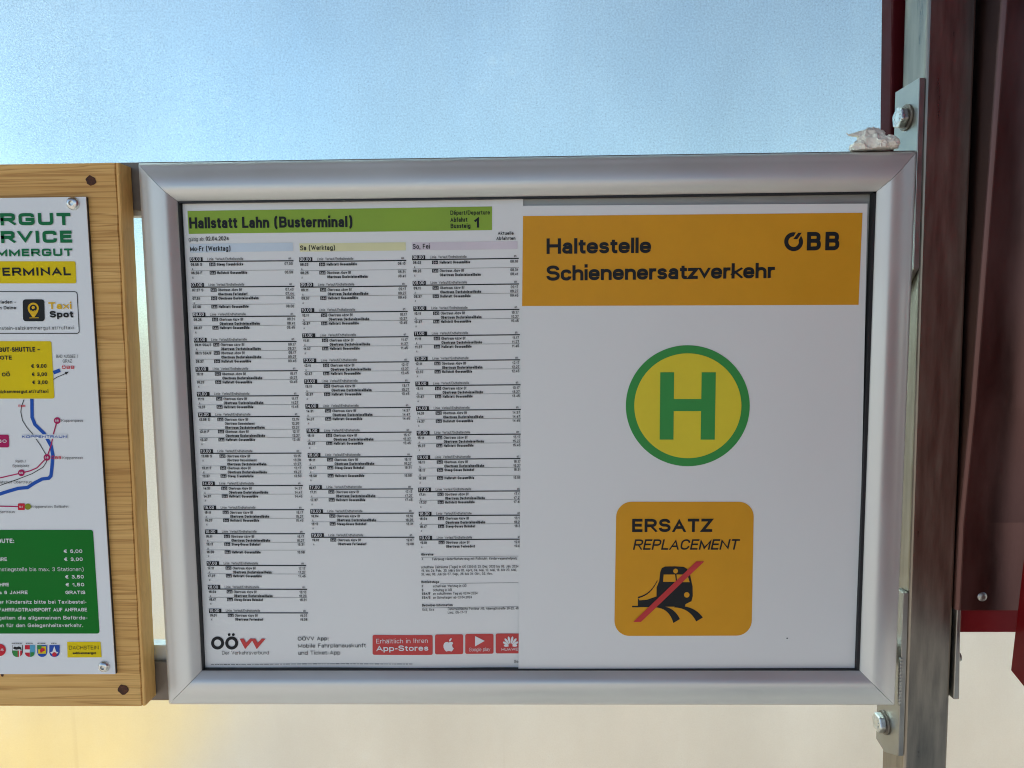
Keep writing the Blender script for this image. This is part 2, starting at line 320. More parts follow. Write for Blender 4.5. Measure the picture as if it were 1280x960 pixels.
def ribbon(pts, closed, t, lo=None, hi=None, ext=True):
    """polyline -> list of quads of width t (2-D)"""
    P = [Vector(p) for p in pts]
    P = [p for i, p in enumerate(P) if i == 0 or (p-P[i-1]).length > 1e-7]
    n = len(P)
    if n < 2: return []
    if not closed and ext:
        for ei, (a, b) in enumerate(((0, 1), (n-1, n-2))):
            if ext is not True and not ext[ei]: continue
            d = (P[a]-P[b]).normalized(); P[a] = P[a] + d*(t/2 if min(abs(d.x), abs(d.y)) < .12 else t*.75)
    L, Rr = [], []
    for i in range(n):
        dp = (P[i]-P[i-1]) if (i > 0 or closed) else None
        dn = (P[(i+1) % n]-P[i]) if (i < n-1 or closed) else None
        if dp is None: dp = dn
        if dn is None: dn = dp
        dp = dp.normalized(); dn = dn.normalized()
        n1 = Vector((-dp.y, dp.x)); n2 = Vector((-dn.y, dn.x)); m_ = n1+n2
        if m_.length < 1e-4: m_ = n1
        m_.normalize(); k = t/2/max(.18, m_.dot(n1))
        L.append(P[i]+m_*k); Rr.append(P[i]-m_*k)
    if lo is not None:
        for v in L+Rr: v.y = min(max(v.y, lo), hi)
    q = []
    for i in range(n if closed else n-1):
        j = (i+1) % n; q.append((Rr[i], Rr[j], L[j], L[i]))
    return q

def glyph(ch, wd, t, tx, seg, n):
    """-> (advance width, quads) in cap heights; wd horizontal scale, t stroke"""
    key = (ch, round(wd, 3), t, seg, n)
    if key in _pc: return _pc[key]
    base = UML.get(ch, ch)
    if base not in GL: base = '.'
    W, d = GL[base]; W = max(W*wd, t*1.0); low = base.islower() or base == 'ß'
    qs = []
    for pts, closed, ks in parse(d, seg, n):
        q2 = []
        for x, y in pts:
            X = t/2 + x*(W-t)
            if low:
                if y > 1: Y = XH-t/2 + (y-1)*(1-XH)
                elif y >= 0: Y = t/2 + y*(XH-t)
                else: Y = t/2 + y*(DESC)
            elif base.isalnum() or base in '€': Y = t/2 + y*(1-t)
            else: Y = t/2 + y*(1-t)
            q2.append((X, Y))
        ys = [p[1] for p in q2]
        qs.append(ribbon(q2, closed, t, min(ys)-t/2, max(ys)+t/2, (len(ks) < 2 or ks[1] in 'l', ks[-1] in 'ml')))
    if ch in UML:
        top = 1.0 if not low else XH
        if ch == 'é': qs.append(ribbon([(W*.45, XH+.1), (W*.7, XH+.28)], False, t*.9))
        else:
            for fx in (.27, .73): 
                y = top+.10+t*.25; qs.append(ribbon([(W*fx, y), (W*fx, y+t*.12)], False, t, ext=True))
    _pc[key] = (W, qs); return _pc[key]

def clip(poly, ax, c, keep_hi):
    out = []
    for i in range(len(poly)):
        a, b = poly[i-1], poly[i]; da, db = a[ax]-c, b[ax]-c
        if not keep_hi: da, db = -da, -db
        if (da < 0) != (db < 0):
            k = da/(da-db); out.append((a[0]+(b[0]-a[0])*k, a[1]+(b[1]-a[1])*k))
        if db >= 0: out.append((b[0], b[1]))
    return out
def cut_grid(poly, st):
    cells = [list(poly)]
    for ax in (0, 1):
        nxt = []
        for p in cells:
            lo, hi = min(q[ax] for q in p), max(q[ax] for q in p); n = max(1, math.ceil((hi-lo)/st))
            for i in range(n):
                q = p
                if i > 0: q = clip(q, ax, lo+(hi-lo)*i/n, True)
                if i < n-1 and len(q) > 2: q = clip(q, ax, lo+(hi-lo)*(i+1)/n, False)
                if len(q) > 2: nxt.append(q)
        cells = nxt
    return cells

class Print:
    """flat printed marks on the plane y=Y; Y may be moved by a paper-curl function"""
    def __init__(s, Y, curl=None): s.Y = Y; s.curl = curl; s.m = {}
    def mb(s, k): return s.m.setdefault(k, MB())
    def P(s, x, z, lift): 
        return Vector((x, s.Y - lift + (s.curl(x, z) if s.curl else 0), z))
    def poly(s, k, pts, lift=.0003):                  # pts in (x,z) metres
        xs = [p[0] for p in pts]; zs = [p[1] for p in pts]
        if s.curl and max(max(xs)-min(xs), max(zs)-min(zs)) > .012:     # follow the paper: cut along a 9 mm grid
            for piece in cut_grid(pts, .009): s.mb(k).poly([s.P(x, z, lift) for x, z in piece])
        else: s.mb(k).poly([s.P(x, z, lift) for x, z in pts])
    def px(s, px, py): p = at(px, py, s.Y); return (p.x, p.z)
    def ppoly(s, k, pts, lift=.0003):
        q = [s.px(*p) for p in pts]
        if len(q) <= 4 or len(q) > 40: s.poly(k, q, lift); return
        for tri in geometry.tessellate_polygon([[Vector((a, b, 0)) for a, b in q]]): s.poly(k, [q[i] for i in tri], lift)
    def grid(s, k, a, b, c, d, lift=.0003, nu=24, nv=6):     # a,b,c,d pixel corners TL TR BR BL
        A, B, Cc, D = [Vector(s.px(*p)) for p in (a, b, c, d)]
        for i in range(nu):
            for j in range(nv):
                f = lambda u, v: tuple((A*(1-u)+B*u)*(1-v)+(D*(1-u)+Cc*u)*v)
                s.poly(k, [f(i/nu, (j+1)/nv), f((i+1)/nu, (j+1)/nv), f((i+1)/nu, j/nv), f(i/nu, j/nv)], lift)
    def line(s, k, pts, wpx, lift=.0004, closed=False):
        wm = wpx*(s.Y-CAM.y)/FPX
        for i, q in enumerate(ribbon([s.px(*p) for p in pts], closed, wm, ext=False)): s.poly(k, [tuple(v) for v in q], lift)
    def rrect(s, k, x0, y0, x1, y1, r, lift=.0003, sl=0, n=5):  # rounded box; sl shears x with y like the plane's perspective
        pts = []
        for cx, cy, a0 in ((x1-r, y0+r, -90), (x1-r, y1-r, 0), (x0+r, y1-r, 90), (x0+r, y0+r, 180)):
            for i in range(n+1):
                a = R(a0+90*i/n); X, Yp = cx+r*math.cos(a), cy+r*math.sin(a); pts.append((X+sl*(Yp-y0), Yp))
        s.ppoly(k, pts, lift); return pts
    def disc(s, k, cx, cy, r, lift=.0003, ry=None, n=48):
        s.ppoly(k, [(cx+r*math.cos(2*math.pi*i/n), cy+(ry or r)*math.sin(2*math.pi*i/n)) for i in range(n)], lift)
    def ring(s, k, cx, cy, r1, r0, lift=.0003, n=48):
        for i in range(n):
            a, b = 2*math.pi*i/n, 2*math.pi*(i+1)/n
            s.ppoly(k, [(cx+r0*math.cos(a), cy+r0*math.sin(a)), (cx+r1*math.cos(a), cy+r1*math.sin(a)), (cx+r1*math.cos(b), cy+r1*math.sin(b)), (cx+r0*math.cos(b), cy+r0*math.sin(b))], lift)
    def text(s, k, txt, p0, p1, cap, t=.13, sp=.13, seg=4, n=2.2, shear=0, lift=.0006, wd=None, right=False):
        """p0 = baseline left px; p1 = baseline right px (fits the width) or None with wd; cap = cap height px"""
        A = Vector(s.px(*p0)); h = cap*(s.Y-CAM.y)/FPX*1.0
        if p1: B = Vector(s.px(*p1)); u = (B-A).normalized(); width = (B-A).length/h
        else: u = Vector((1, 0)); width = None
        s.text_m(k, txt, A, u, h, t, sp, seg, n, shear, lift, wd, width, right)
    def text_m(s, k, txt, A, u, h, t=.13, sp=.13, seg=4, n=2.2, shear=0, lift=.0006, wd=None, width=None, right=False):
        v = Vector((-u[1], u[0])); u = Vector(u); A = Vector(A)
        def natural(ws):
            return sum((.30*ws if c == ' ' else max((GL[UML.get(c, c)][0] if UML.get(c, c) in GL else .3)*ws, t)) + sp*max(ws, .55) for c in txt) - sp*max(ws, .55)
        if wd is None:
            lo_, hi_ = .2, 4.0
            for _ in range(30):
                md = (lo_+hi_)/2
                if natural(md) > width: hi_ = md
                else: lo_ = md
            wd = lo_
        x = -natural(wd) if right else 0; i = 0
        mb = s.mb(k)
        for ch in txt:
            if ch == ' ': x += .30*wd + sp*max(wd, .55); continue
            W, qs = glyph(ch, wd, t, None, seg, n)
            for si, q in enumerate(qs):
                for quad in q:
                    pts = []
                    for a in quad:
                        p = A + u*((x+a.x+shear*a.y)*h) + v*(a.y*h); pts.append(s.P(p.x, p.y, lift+si*.00002))
                    mb.poly(pts)
            x += W + sp*max(wd, .55)
    def build(s, spec, parent):
        """spec: list of (key, object name)"""
        res = {}
        for k, name, mt in spec:
            if k in s.m: res[k] = s.m[k].build(name, M[mt], parent, weld=False, fix=False)
        return res

# ================================================================== SETTING
g = MB(); g.quad((-400, -400, 0), (400, -400, 0), (400, 900, 0), (-400, 900, 0))
M['ground'] = mat('pale_paving', (.46, .405, .335), .85, 0, .2, var=((.5, .5, .5), .15, 6), bump=((30, 30, 30), .3, .01))
tag(g.build('ground', M['ground']), kind='structure')
M['plaza'] = mat('beige_plaza_paving', (.50, .278, .178), .85, 0, .2, var=((.5, .5, .5), .12, 6), bump=((30, 30, 30), .3, .01))
tag(MB().quad((-40, .35, .004), (40, .35, .004), (40, 60, .004), (-40, 60, .004)).build('plaza', M['plaza']), kind='structure')

# glass
gp = empty('glass_pane', (0, .078, .5), 'large misted glass pane with fine condensation droplets behind the display frame', 'glass pane')
MB().box(-1.5, 1.5, .075, .081, .45, 2.75).build('pane', M['glass'], gp)

# yellow patch laid beyond the glass as a stand-in for an unidentified yellow object
M['ypaint'] = mat('stand_in_yellow', (.78, .33, .0002), .7, 0, .3, var=((6, 6, 6), .10))
yb_ = MB(); yb_.quad((-3.2, .6, .008), (-1.15, .6, .008), (-1.35, 2.7, .008), (-3.2, 2.7, .008))
tag(yb_.build('yellow_stand_in', M['ypaint']), kind='structure')

# unseen roof added overhead so the steel reflects something dark
M['roof'] = mat('added_roof_underside', (.16, .13, .12), .6, 0, var=((3, 3, 3), .1))
rf_ = MB().box(-1.9, 1.5, -1.25, .20, 2.78, 2.84).build('added_roof', M['roof'])
tag(rf_, 'flat dark roof added unseen overhead to darken the steel reflections', 'roof')

# ================================================================== STEEL AND RED STRUCTURE
YF = .007                                      # front of the post
def along(p, q, z):                            # point of the line pq at height z
    k = (z-p.z)/(q.z-p.z); return p + (q-p)*k
fl = (at(1160, 0, YF), at(1129, 960, YF)); fr = (at(1222, 0, YF), at(1184, 960, YF))
def post_x(z): return along(*fl, z).x, along(*fr, z).x
post = empty('steel_post', (post_x(0)[0], YF, 0), 'brushed stainless square post standing right of the display frame', 'post')
yb = YF + .037
def ring_at(z):
    a, b = post_x(z); return [(a, YF, z), (b, YF, z), (b, yb, z), (a, yb, z)]
MB().prism(ring_at(0.004), ring_at(2.7)).build('tube', M['steel'], post, bevel=.0025, seg=3)

PT = .0048                                     # plate thickness
def bracket(zt, zb, ytop, outline_px, bolt_px, name):
    """vertical flat along the left face of the post; outline in (y,z)"""
    a = [(post_x(z)[0]-PT-.0004, y, z) for y, z in outline_px]; b = [(post_x(z)[0]-.0004, y, z) for y, z in outline_px]
    o = MB().prism(a, b).build('bracket_plate', M['plate'], post, bevel=.0006, seg=2)
    return o
def bolt(parent, c, rad, hexrot=0.3, ln=.0078):
    x = c.x
    MB().lathe((x, c.y, c.z), (-1, 0, 0), [(rad*1.28, 0), (rad*1.28, .0016), (rad*.5, .0016)], 40).build('washer', M['dark_metal'], parent, bevel=.0003)
    hx = MB(); A = []; B = []; Cc = []
    for i in range(6):
        a = hexrot + i*math.pi/3; y, z = math.cos(a)*rad*1.1, math.sin(a)*rad*1.1
        A.append((x-.0018, c.y+y, c.z+z)); B.append((x-ln, c.y+y, c.z+z)); Cc.append((x-ln-.0011, c.y+y*.80, c.z+z*.80))
    hx.prism(A, B); 
    o = hx.build('bolt', M['bolt'], parent, bevel=.0012, seg=3)
    d = MB()                                   # raised dots of the head marking
    for i in range(9):
        a = i*.7; d.lathe((x-ln, c.y+math.cos(a)*rad*.55, c.z+math.sin(a)*rad*.55), (-1, 0, 0), [(rad*.09, 0), (rad*.09, .0004)], 8)
    d.build('head_marking', M['bolt'], parent)
# upper plate
XL = post_x(1.75)[0]-PT
pf = atx(1150, 97, XL); pb = atx(1120, 113, XL); pbot = atx(1144, 335, XL)
z_t = pf.z; y_f = YF-.0005; y_b = pb.y
up = bracket(0, 0, 0, [(y_f, z_t), (y_b, z_t), (y_b, 1.60), (y_f, pbot.z)], None, 'upper')
bc = atx(1134, 147, XL); bolt(up, Vector((post_x(bc.z)[0]-PT-.0005, bc.y, bc.z)), .0082)
# lower plate with a chamfered lower corner
XL2 = post_x(1.2)[0]-PT
q1 = atx(1097, 882, XL2); q2 = atx(1097, 925, XL2); q3 = atx(1106, 940, XL2); qt = atx(1126, 737, XL2); qb = atx(1124, 946, XL2)
lo_ = bracket(0, 0, 0, [(y_f, qt.z), (y_f+.012, qt.z), (q1.y, q1.z+.03), (q1.y, q2.z), (q3.y, q3.z), (y_f, qb.z)], None, 'lower')
bc = atx(1107, 903, XL2); bolt(lo_, Vector((post_x(bc.z)[0]-PT-.0005, bc.y, bc.z)), .0080, .1)
# weld bead on the lower plate
wb = MB()
for i in range(14):
    p = atx(1126 - i*.12, 824+i*4.2, XL2-.001); wb.lathe((post_x(p.z)[0]-PT, y_f+.001, p.z-.0018), (0, 0, 1), [(.0013, -.0006), (.0017, .0010), (.0017, .0022), (.0013, .0036)], 10)
wb.build('weld_bead', M['plate'], lo_, smooth=True)

# red post behind, between glass and steel post
rz = at(1110, 850, .05).z
M['red_shade'] = mat('red_paint_in_shade', (.050, .003, .005), .55, 0, .08, var=((20, 20, 20), .1))  # darker copy of the red paint, with the upright's shade in its colour
ra, rb_ = at(1103, 0, .070), at(1101, 190, .070)
red_l = lambda z: ra.x + (ra.x-rb_.x)/(ra.z-rb_.z)*(z-ra.z) if z > rb_.z else rb_.x + (z-rb_.z)*.004
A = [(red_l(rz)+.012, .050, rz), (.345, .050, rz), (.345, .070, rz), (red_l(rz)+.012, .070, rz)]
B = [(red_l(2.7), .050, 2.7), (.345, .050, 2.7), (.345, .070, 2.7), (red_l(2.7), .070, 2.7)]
rp = MB().prism(A, B).build('red_upright', M['red_shade'], None, bevel=.002)
tag(rp, 'red painted upright darkened for shade between the glass and the steel post', 'upright')

# stainless side cover: side plate whose front edge leans, with a folded front skin
Xs = at(1213, 230, YF).x
Xs = post_x(1.7)[1] + .0022
cov = empty('side_cover', (Xs+.02, 0, 1.2), 'folded stainless cover with a rounded front edge and one screw right of the post', 'metal cover')
# front edge (px) of the fold from top to its lower end
f_top, f_mid, f_end = (1254, 0), (1241, 230), (1203, 655)
def fold(px): return atx(px[0], px[1], Xs)
ft, fe = fold(f_top), fold(f_end)
def fold_y(z): return fe.y + (ft.y-fe.y)*(z-fe.z)/(ft.z-fe.z)
side = MB(); zt = 2.4
TH = .0018
prof = []
zs = [fe.z + (zt-fe.z)*i/10 for i in range(11)]
rad = .004
Xr = .62
skin = MB()
zbot = at(1228, 763, YF-.004).z
def sect(z):
    yf = min(fold_y(z), YF-.004) if z > fe.z else YF-.004
    pts = [(Xs, YF+.006)] 
    for i in range(7):
        a = math.pi/2*i/6; pts.append((Xs+rad-rad*math.cos(a), yf+rad-rad*math.sin(a)))
    pts.append((Xr, yf)); 
    inner = [(Xr, yf+TH)]
    for i in range(7):
        a = math.pi/2*(6-i)/6; r2 = rad-TH; inner.append((Xs+rad-r2*math.cos(a), yf+rad-r2*math.sin(a)))
    inner.append((Xs+TH, YF+.006))
    return [(x, y, z) for x, y in pts+inner]
zl = [zbot, fe.z-.012, fe.z-.004, fe.z] + zs[1:]
rings = [sect(z) for z in zl]
for k in range(len(rings)-1):
    n = len(rings[k])
    for i in range(n):
        j = (i+1) % n; skin.quad(rings[k][i], rings[k][j], rings[k+1][j], rings[k+1][i])
skin.poly(rings[0]); skin.poly(rings[-1][::-1])
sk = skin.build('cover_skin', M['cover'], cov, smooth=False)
sl_ = MB(); A = [(post_x(zbot)[1]+.0003, YF+.008, zbot), (Xs+.004, YF+.008, zbot), (Xs+.004, YF+.012, zbot), (post_x(zbot)[1]+.0003, YF+.012, zbot)]
B = [(post_x(2.4)[1]+.0003, YF+.008, 2.4), (Xs+.004, YF+.008, 2.4), (Xs+.004, YF+.012, 2.4), (post_x(2.4)[1]+.0003, YF+.012, 2.4)]
sl_.prism(A, B).build('gap_shade_strip', M['rubber_and_gap'], cov)  # black strip painting the shade in the gap beside the post
# thin side plate running further down beside the post
zb1 = at(1193, 872, YF).z
def sx(z): return post_x(z)[1]
A = [(sx(zb1)+.0012, YF-.003, zb1), (sx(zb1)+.0062, YF-.003, zb1), (sx(zb1)+.0062, YF+.03, zb1), (sx(zb1)+.0012, YF+.03, zb1)]
z2 = fe.z-.02; A2 = [(sx(z2)+.0012, YF-.003, z2), (sx(z2)+.0030, YF-.003, z2), (sx(z2)+.0030, YF+.03, z2), (sx(z2)+.0012, YF+.03, z2)]
MB().prism(A, A2).build('side_plate', M['plate'], cov, bevel=.0006)
sc_ = at(1228, 746, YF-.004)
yk = sect(sc_.z)[8][1]
MB().lathe((sc_.x, yk+.0008, sc_.z), (0, -1, 0), [(.0042, 0), (.0042, .0006), (.0034, .0016), (.0018, .0022)], 28).build('screw', M['plate'], cov, smooth=False)
bp_ = at(1199, 822, .012); MB().lathe((bp_.x-.001, .014, bp_.z), (1, 0, 0), [(.004, 0), (.004, .0022), (.0025, .003)], 24).build('rivet', M['plate'], cov)

# red crossbar below the cover and the red side panel towards the viewer
ca, cb = at(1203, 764, .012), at(1203, 791, .012)
cr_ = MB().box(ca.x-.002, .75, .012, .040, cb.z, ca.z+.03).build('red_crossbar', M['red'], None, bevel=.0015)
tag(cr_, 'short dark red crossbar running right under the stainless cover', 'crossbar')
XP = .400
p1, p2, p3 = atx(1280, 690, XP), atx(1263, 838, XP), atx(1280, 859, XP)
k = (p2.y-p1.y)/(p2.z-p1.z)
def edge_y(z): return p2.y + k*(z-p2.z)
kz = (p3.z-p2.z)/(p3.y-p2.y)
zf = lambda y: p2.z + kz*(y-p2.y)
yfar = -1.15
ol = [(p2.y, p2.z), (edge_y(2.3), 2.3), (yfar, 2.3), (yfar, p2.z-.05), (p3.y, p3.z)]
pan = MB().prism([(XP, y, z) for y, z in ol], [(XP+.012, y, z) for y, z in ol]).build('red_side_panel', M['red'], None, bevel=.001)
tag(pan, 'bright red painted side panel with a slanted lower edge right of the steel cover', 'panel')

# ================================================================== MOUNTING RAILS
xr = post_x(1.7)[0]-PT-.001
for (zc0, zc1, lab) in ((at(165, 263, .008).z, 1.5+.2322, 'upper flat metal rail behind the wooden board and the frame top'),
                        (at(205, 875, .008).z, at(205, 827, .008).z, 'lower flat metal rail behind the wooden board and the frame bottom')):
    r_ = empty('mounting_rail', (0, .010, zc0), lab, 'rail', 'flat rails carrying the frame and the board')
    MB().box(-.75, xr, .0072, .0122, zc0, zc1).build('flat_bar', M['dark_metal'], r_, bevel=.0006)
    zz = zc0 if zc0 > 1.5 else zc1
    dz = -.004 if zc0 > 1.5 else .013
    MB().box(-.75, xr, .0125, .024, min(zz, zz+dz) - (0 if zc0 > 1.5 else .008), max(zz, zz+dz) + (.008 if zc0 > 1.5 else 0)).build('rear_lip', M['alu'], r_, bevel=.0006)

# ================================================================== SNAP FRAME
HW, HH = .3122, .2299
fr_ = empty('poster_frame', (0, .006, 1.5-HH), 'silver aluminium snap frame with mitred corners holding two posters', 'poster frame')
# profile: (distance from outer edge inward, y)
prof = [(0, .006), (0, .0008), (.0006, -.0006), (.0020, -.0018), (.0040, -.0026), (.0060, -.0033), (.0085, -.0046), (.0120, -.0062), (.0160, -.0074), (.0195, -.0079), (.0222, -.0078), (.0242, -.0070),
        (.0262, -.0054), (.0282, -.0034), (.0300, -.0015), (.0308, -.0004), (.0310, .0010), (.0298, .0012), (.0298, .006)]
cs = [(-HW, -HH), (HW, -HH), (HW, HH), (-HW, HH)]
gap = .00022
for i in range(4):
    a = Vector(cs[i]); b = Vector(cs[(i+1) % 4]); d = (b-a).normalized(); nin = Vector((-d.y, d.x))
    m = MB(); ra_ = []; rb2 = []
    for s_, y in prof:
        p = a + d*(s_+gap) + nin*s_; q = b - d*(s_+gap) + nin*s_
        ra_.append((p.x, y, 1.5+p.y)); rb2.append((q.x, y, 1.5+q.y))
    m.prism(ra_, rb2)
    o = m.build('frame_rail', M['alu'], fr_)
    for p in o.data.polygons: p.use_smooth = len(p.vertices) == 4
    try: o.data.set_sharp_from_angle(angle=R(32))
    except Exception: pass
# black gasket lining the opening (thicker on the right to paint the shaded gap)
iw, ih = HW-.0300, HH-.0300
ga = MB()
for x0, x1, z0, z1 in ((-iw, -iw+.0016, -ih, ih), (iw-.0032, iw, -ih, ih), (-iw, iw, ih-.0022, ih), (-iw, iw, -ih, -ih+.0012)):
    ga.box(x0, x1, -.0002, .0056, 1.5+z0, 1.5+z1)
ga.build('gasket_and_gap', M['rubber_and_gap'], fr_, weld=False)
MB().box(-iw-.002, iw+.002, .0060, .0068, 1.5-ih-.002, 1.5+ih+.002).build('back_panel', M['backpanel'], fr_)

# ================================================================== TIMETABLE SHEET
Y1 = .0046
def curl1(x, z):
    return .0005*math.sin(x*21+z*9+1) + .0004*math.sin(z*26-x*8) - .00025*math.sin(x*47)
T = Print(Y1, curl1)
T.grid('paper', (228, 249.5), (654, 247.5), (649, 838), (257, 839), 0, 56, 56)
sheet = empty('timetable_sheet', at(445, 838, Y1), 'white bus departure timetable with a green heading in the left half of the frame', 'timetable')
T.grid('band', (234.5, 263.8), (615, 258), (615, 287.6), (236, 292.4), .00025, 40, 4)
T.text('ink', 'Hallstatt Lahn (Busterminal)', (237.2, 285.8), (440.5, 283.8), 13.6, .205, .075, 8)
T.text('ink', 'Départ/Departure', (563, 268.6), (612.3, 268.2), 5.2, .15, .13)
T.text('ink', 'Abfahrt', (563, 277.4), (584.2, 277.2), 5.4, .17, .13)
T.text('ink', 'Bussteig', (563.3, 285.2), (588, 284.9), 5.4, .17, .13)
T.text('ink', '1', (593.5, 284.6), (599.5, 284.5), 13, .21, .13)
T.text('ink', 'Aktuelle', (622.3, 293.8), (642, 293.6), 4.2, .17, .13, 3)
T.text('ink', 'Abfahrten', (620.5, 300.2), (644.2, 300), 4.2, .17, .13, 3)
T.text('ink', 'gültig ab:', (236.2, 301.6), (255.8, 301.4), 4.9, .09, .13, 3)
T.text('ink', '02.04.2024', (257.7, 301), (286.5, 300.6), 5.1, .15, .13, 4)
T.grid('blue', (237.2, 305), (366, 303.4), (366.7, 313.8), (238, 316), .00025, 16, 2)
T.grid('yellow', (374, 304.2), (507, 302.8), (507.3, 313), (374.8, 314.6), .00025, 16, 2)
T.grid('pink', (514.6, 303), (646.8, 301.4), (646.8, 311.4), (515, 312.8), .00025, 16, 2)
T.text('ink', 'Mo-Fr (Werktag)', (238, 314.2), (288.6, 313.6), 6.2, .15, .13)
T.text('ink', 'Sa (Werktag)', (375.4, 313), (418.8, 312.4), 6.0, .15, .13)
T.text('ink', 'So, Fei', (516, 311.2), (537.3, 310.9), 6.0, .15, .13)

AB, DS, GM, FD, GA, ST, SB = 'Obertraun Abzw Bf', 'Obertraun Dachsteinseilbahn', 'Hallstatt Gosaumühle', 'Obertraun Feriendorf', 'Obertraun Gemeindeamt', 'Steeg Traunbrücke', 'Steeg-Gosau Bahnhof'
def bus(h, m=11, a='A'): return (f'{h}.{m:02d}', '', a, '543', [(AB, f'{h}.{m+6}'), (DS, f'{h}.{m+16}')])
def gos(h, m=37, a='A', d=GM, n=8): return (f'{h}.{m}', '', a, '544', [(d, f'{h}.{m+n}')])
col1 = [('06.00', [('06.55', 'S', 'A', '545', [(ST, '07.03')]), ('06.50', 'F', 'A', '544', [(GM, '06.58')])]),
 ('07.00', [('07.37', 'S', '', '543', [(AB, '07.43'), (FD, '07.44')]), ('07.51', '', 'A', '543', [(DS, '08.01')]), ('07.58', '', '', '544', [(GM, '08.06')])]),
 ('08.00', [('08.25', '', '', '543', [(AB, '08.31'), (DS, '08.41')]), gos('08')]),
 ('09.00', [('09.11', 'SSA/S', 'A', '543', [(AB, '09.17'), (DS, '09.27')]), ('09.11', 'SSA/F', '', '543', [(AB, '09.17'), (DS, '09.27')]), gos('09', a='')]),
 ('10.00', [bus('10', a=''), gos('10')]), ('11.00', [bus('11'), gos('11', a='')]),
 ('12.00', [('12.08', 'S', '', '543', [(AB, '12.15'), (GA, '12.20'), (DS, '12.27')]), ('12.11', 'F', '', '543', [(AB, '12.17'), (DS, '12.27')]), gos('12')]),
 ('13.00', [('13.08', 'S', 'A', '543', [(AB, '13.15'), (GA, '13.20'), (DS, '13.27')]), ('13.11', 'F', 'A', '543', [(AB, '13.17'), (DS, '13.27')]), gos('13', a='', d=ST, n=13)]),
 ('14.00', [bus('14', 31), gos('14')]), ('15.00', [bus('15'), gos('15')]),
 ('16.00', [bus('16'), gos('16', 17, d=SB, n=14), gos('16', 50)]), ('17.00', [bus('17'), gos('17')]),
 ('18.00', [bus('18', 4), gos('18', 17, d=SB, n=14)]), ('19.00', [('19.01', '', 'A', '543', [(AB, '19.07'), (FD, '19.08')])])]
col2 = [('08.00', [('08.02', '', 'A', '544', [(GM, '08.10')]), ('08.25', '', 'A', '543', [(AB, '08.31'), (DS, '08.41')])]),
 ('09.00', [bus('09'), gos('09')]), ('10.00', [bus('10'), gos('10')]), ('11.00', [bus('11'), gos('11')]),
 ('12.00', [bus('12'), gos('12', a='')]), ('13.00', [bus('13'), gos('13')]), ('14.00', [bus('14', 31), gos('14')]), ('15.00', [bus('15'), gos('15')]),
 ('16.00', [bus('16'), gos('16', 17, d=SB, n=14), gos('16', 50)]), ('17.00', [bus('17'), gos('17')]),
 ('18.00', [bus('18', 4), gos('18', 17, d=SB, n=14)]), ('19.00', [('19.01', '', 'A', '543', [(AB, '19.07'), (FD, '19.08')])])]
col3 = [c if c[0] != '12.00' else ('12.00', [bus('12'), gos('12')]) for c in col2]

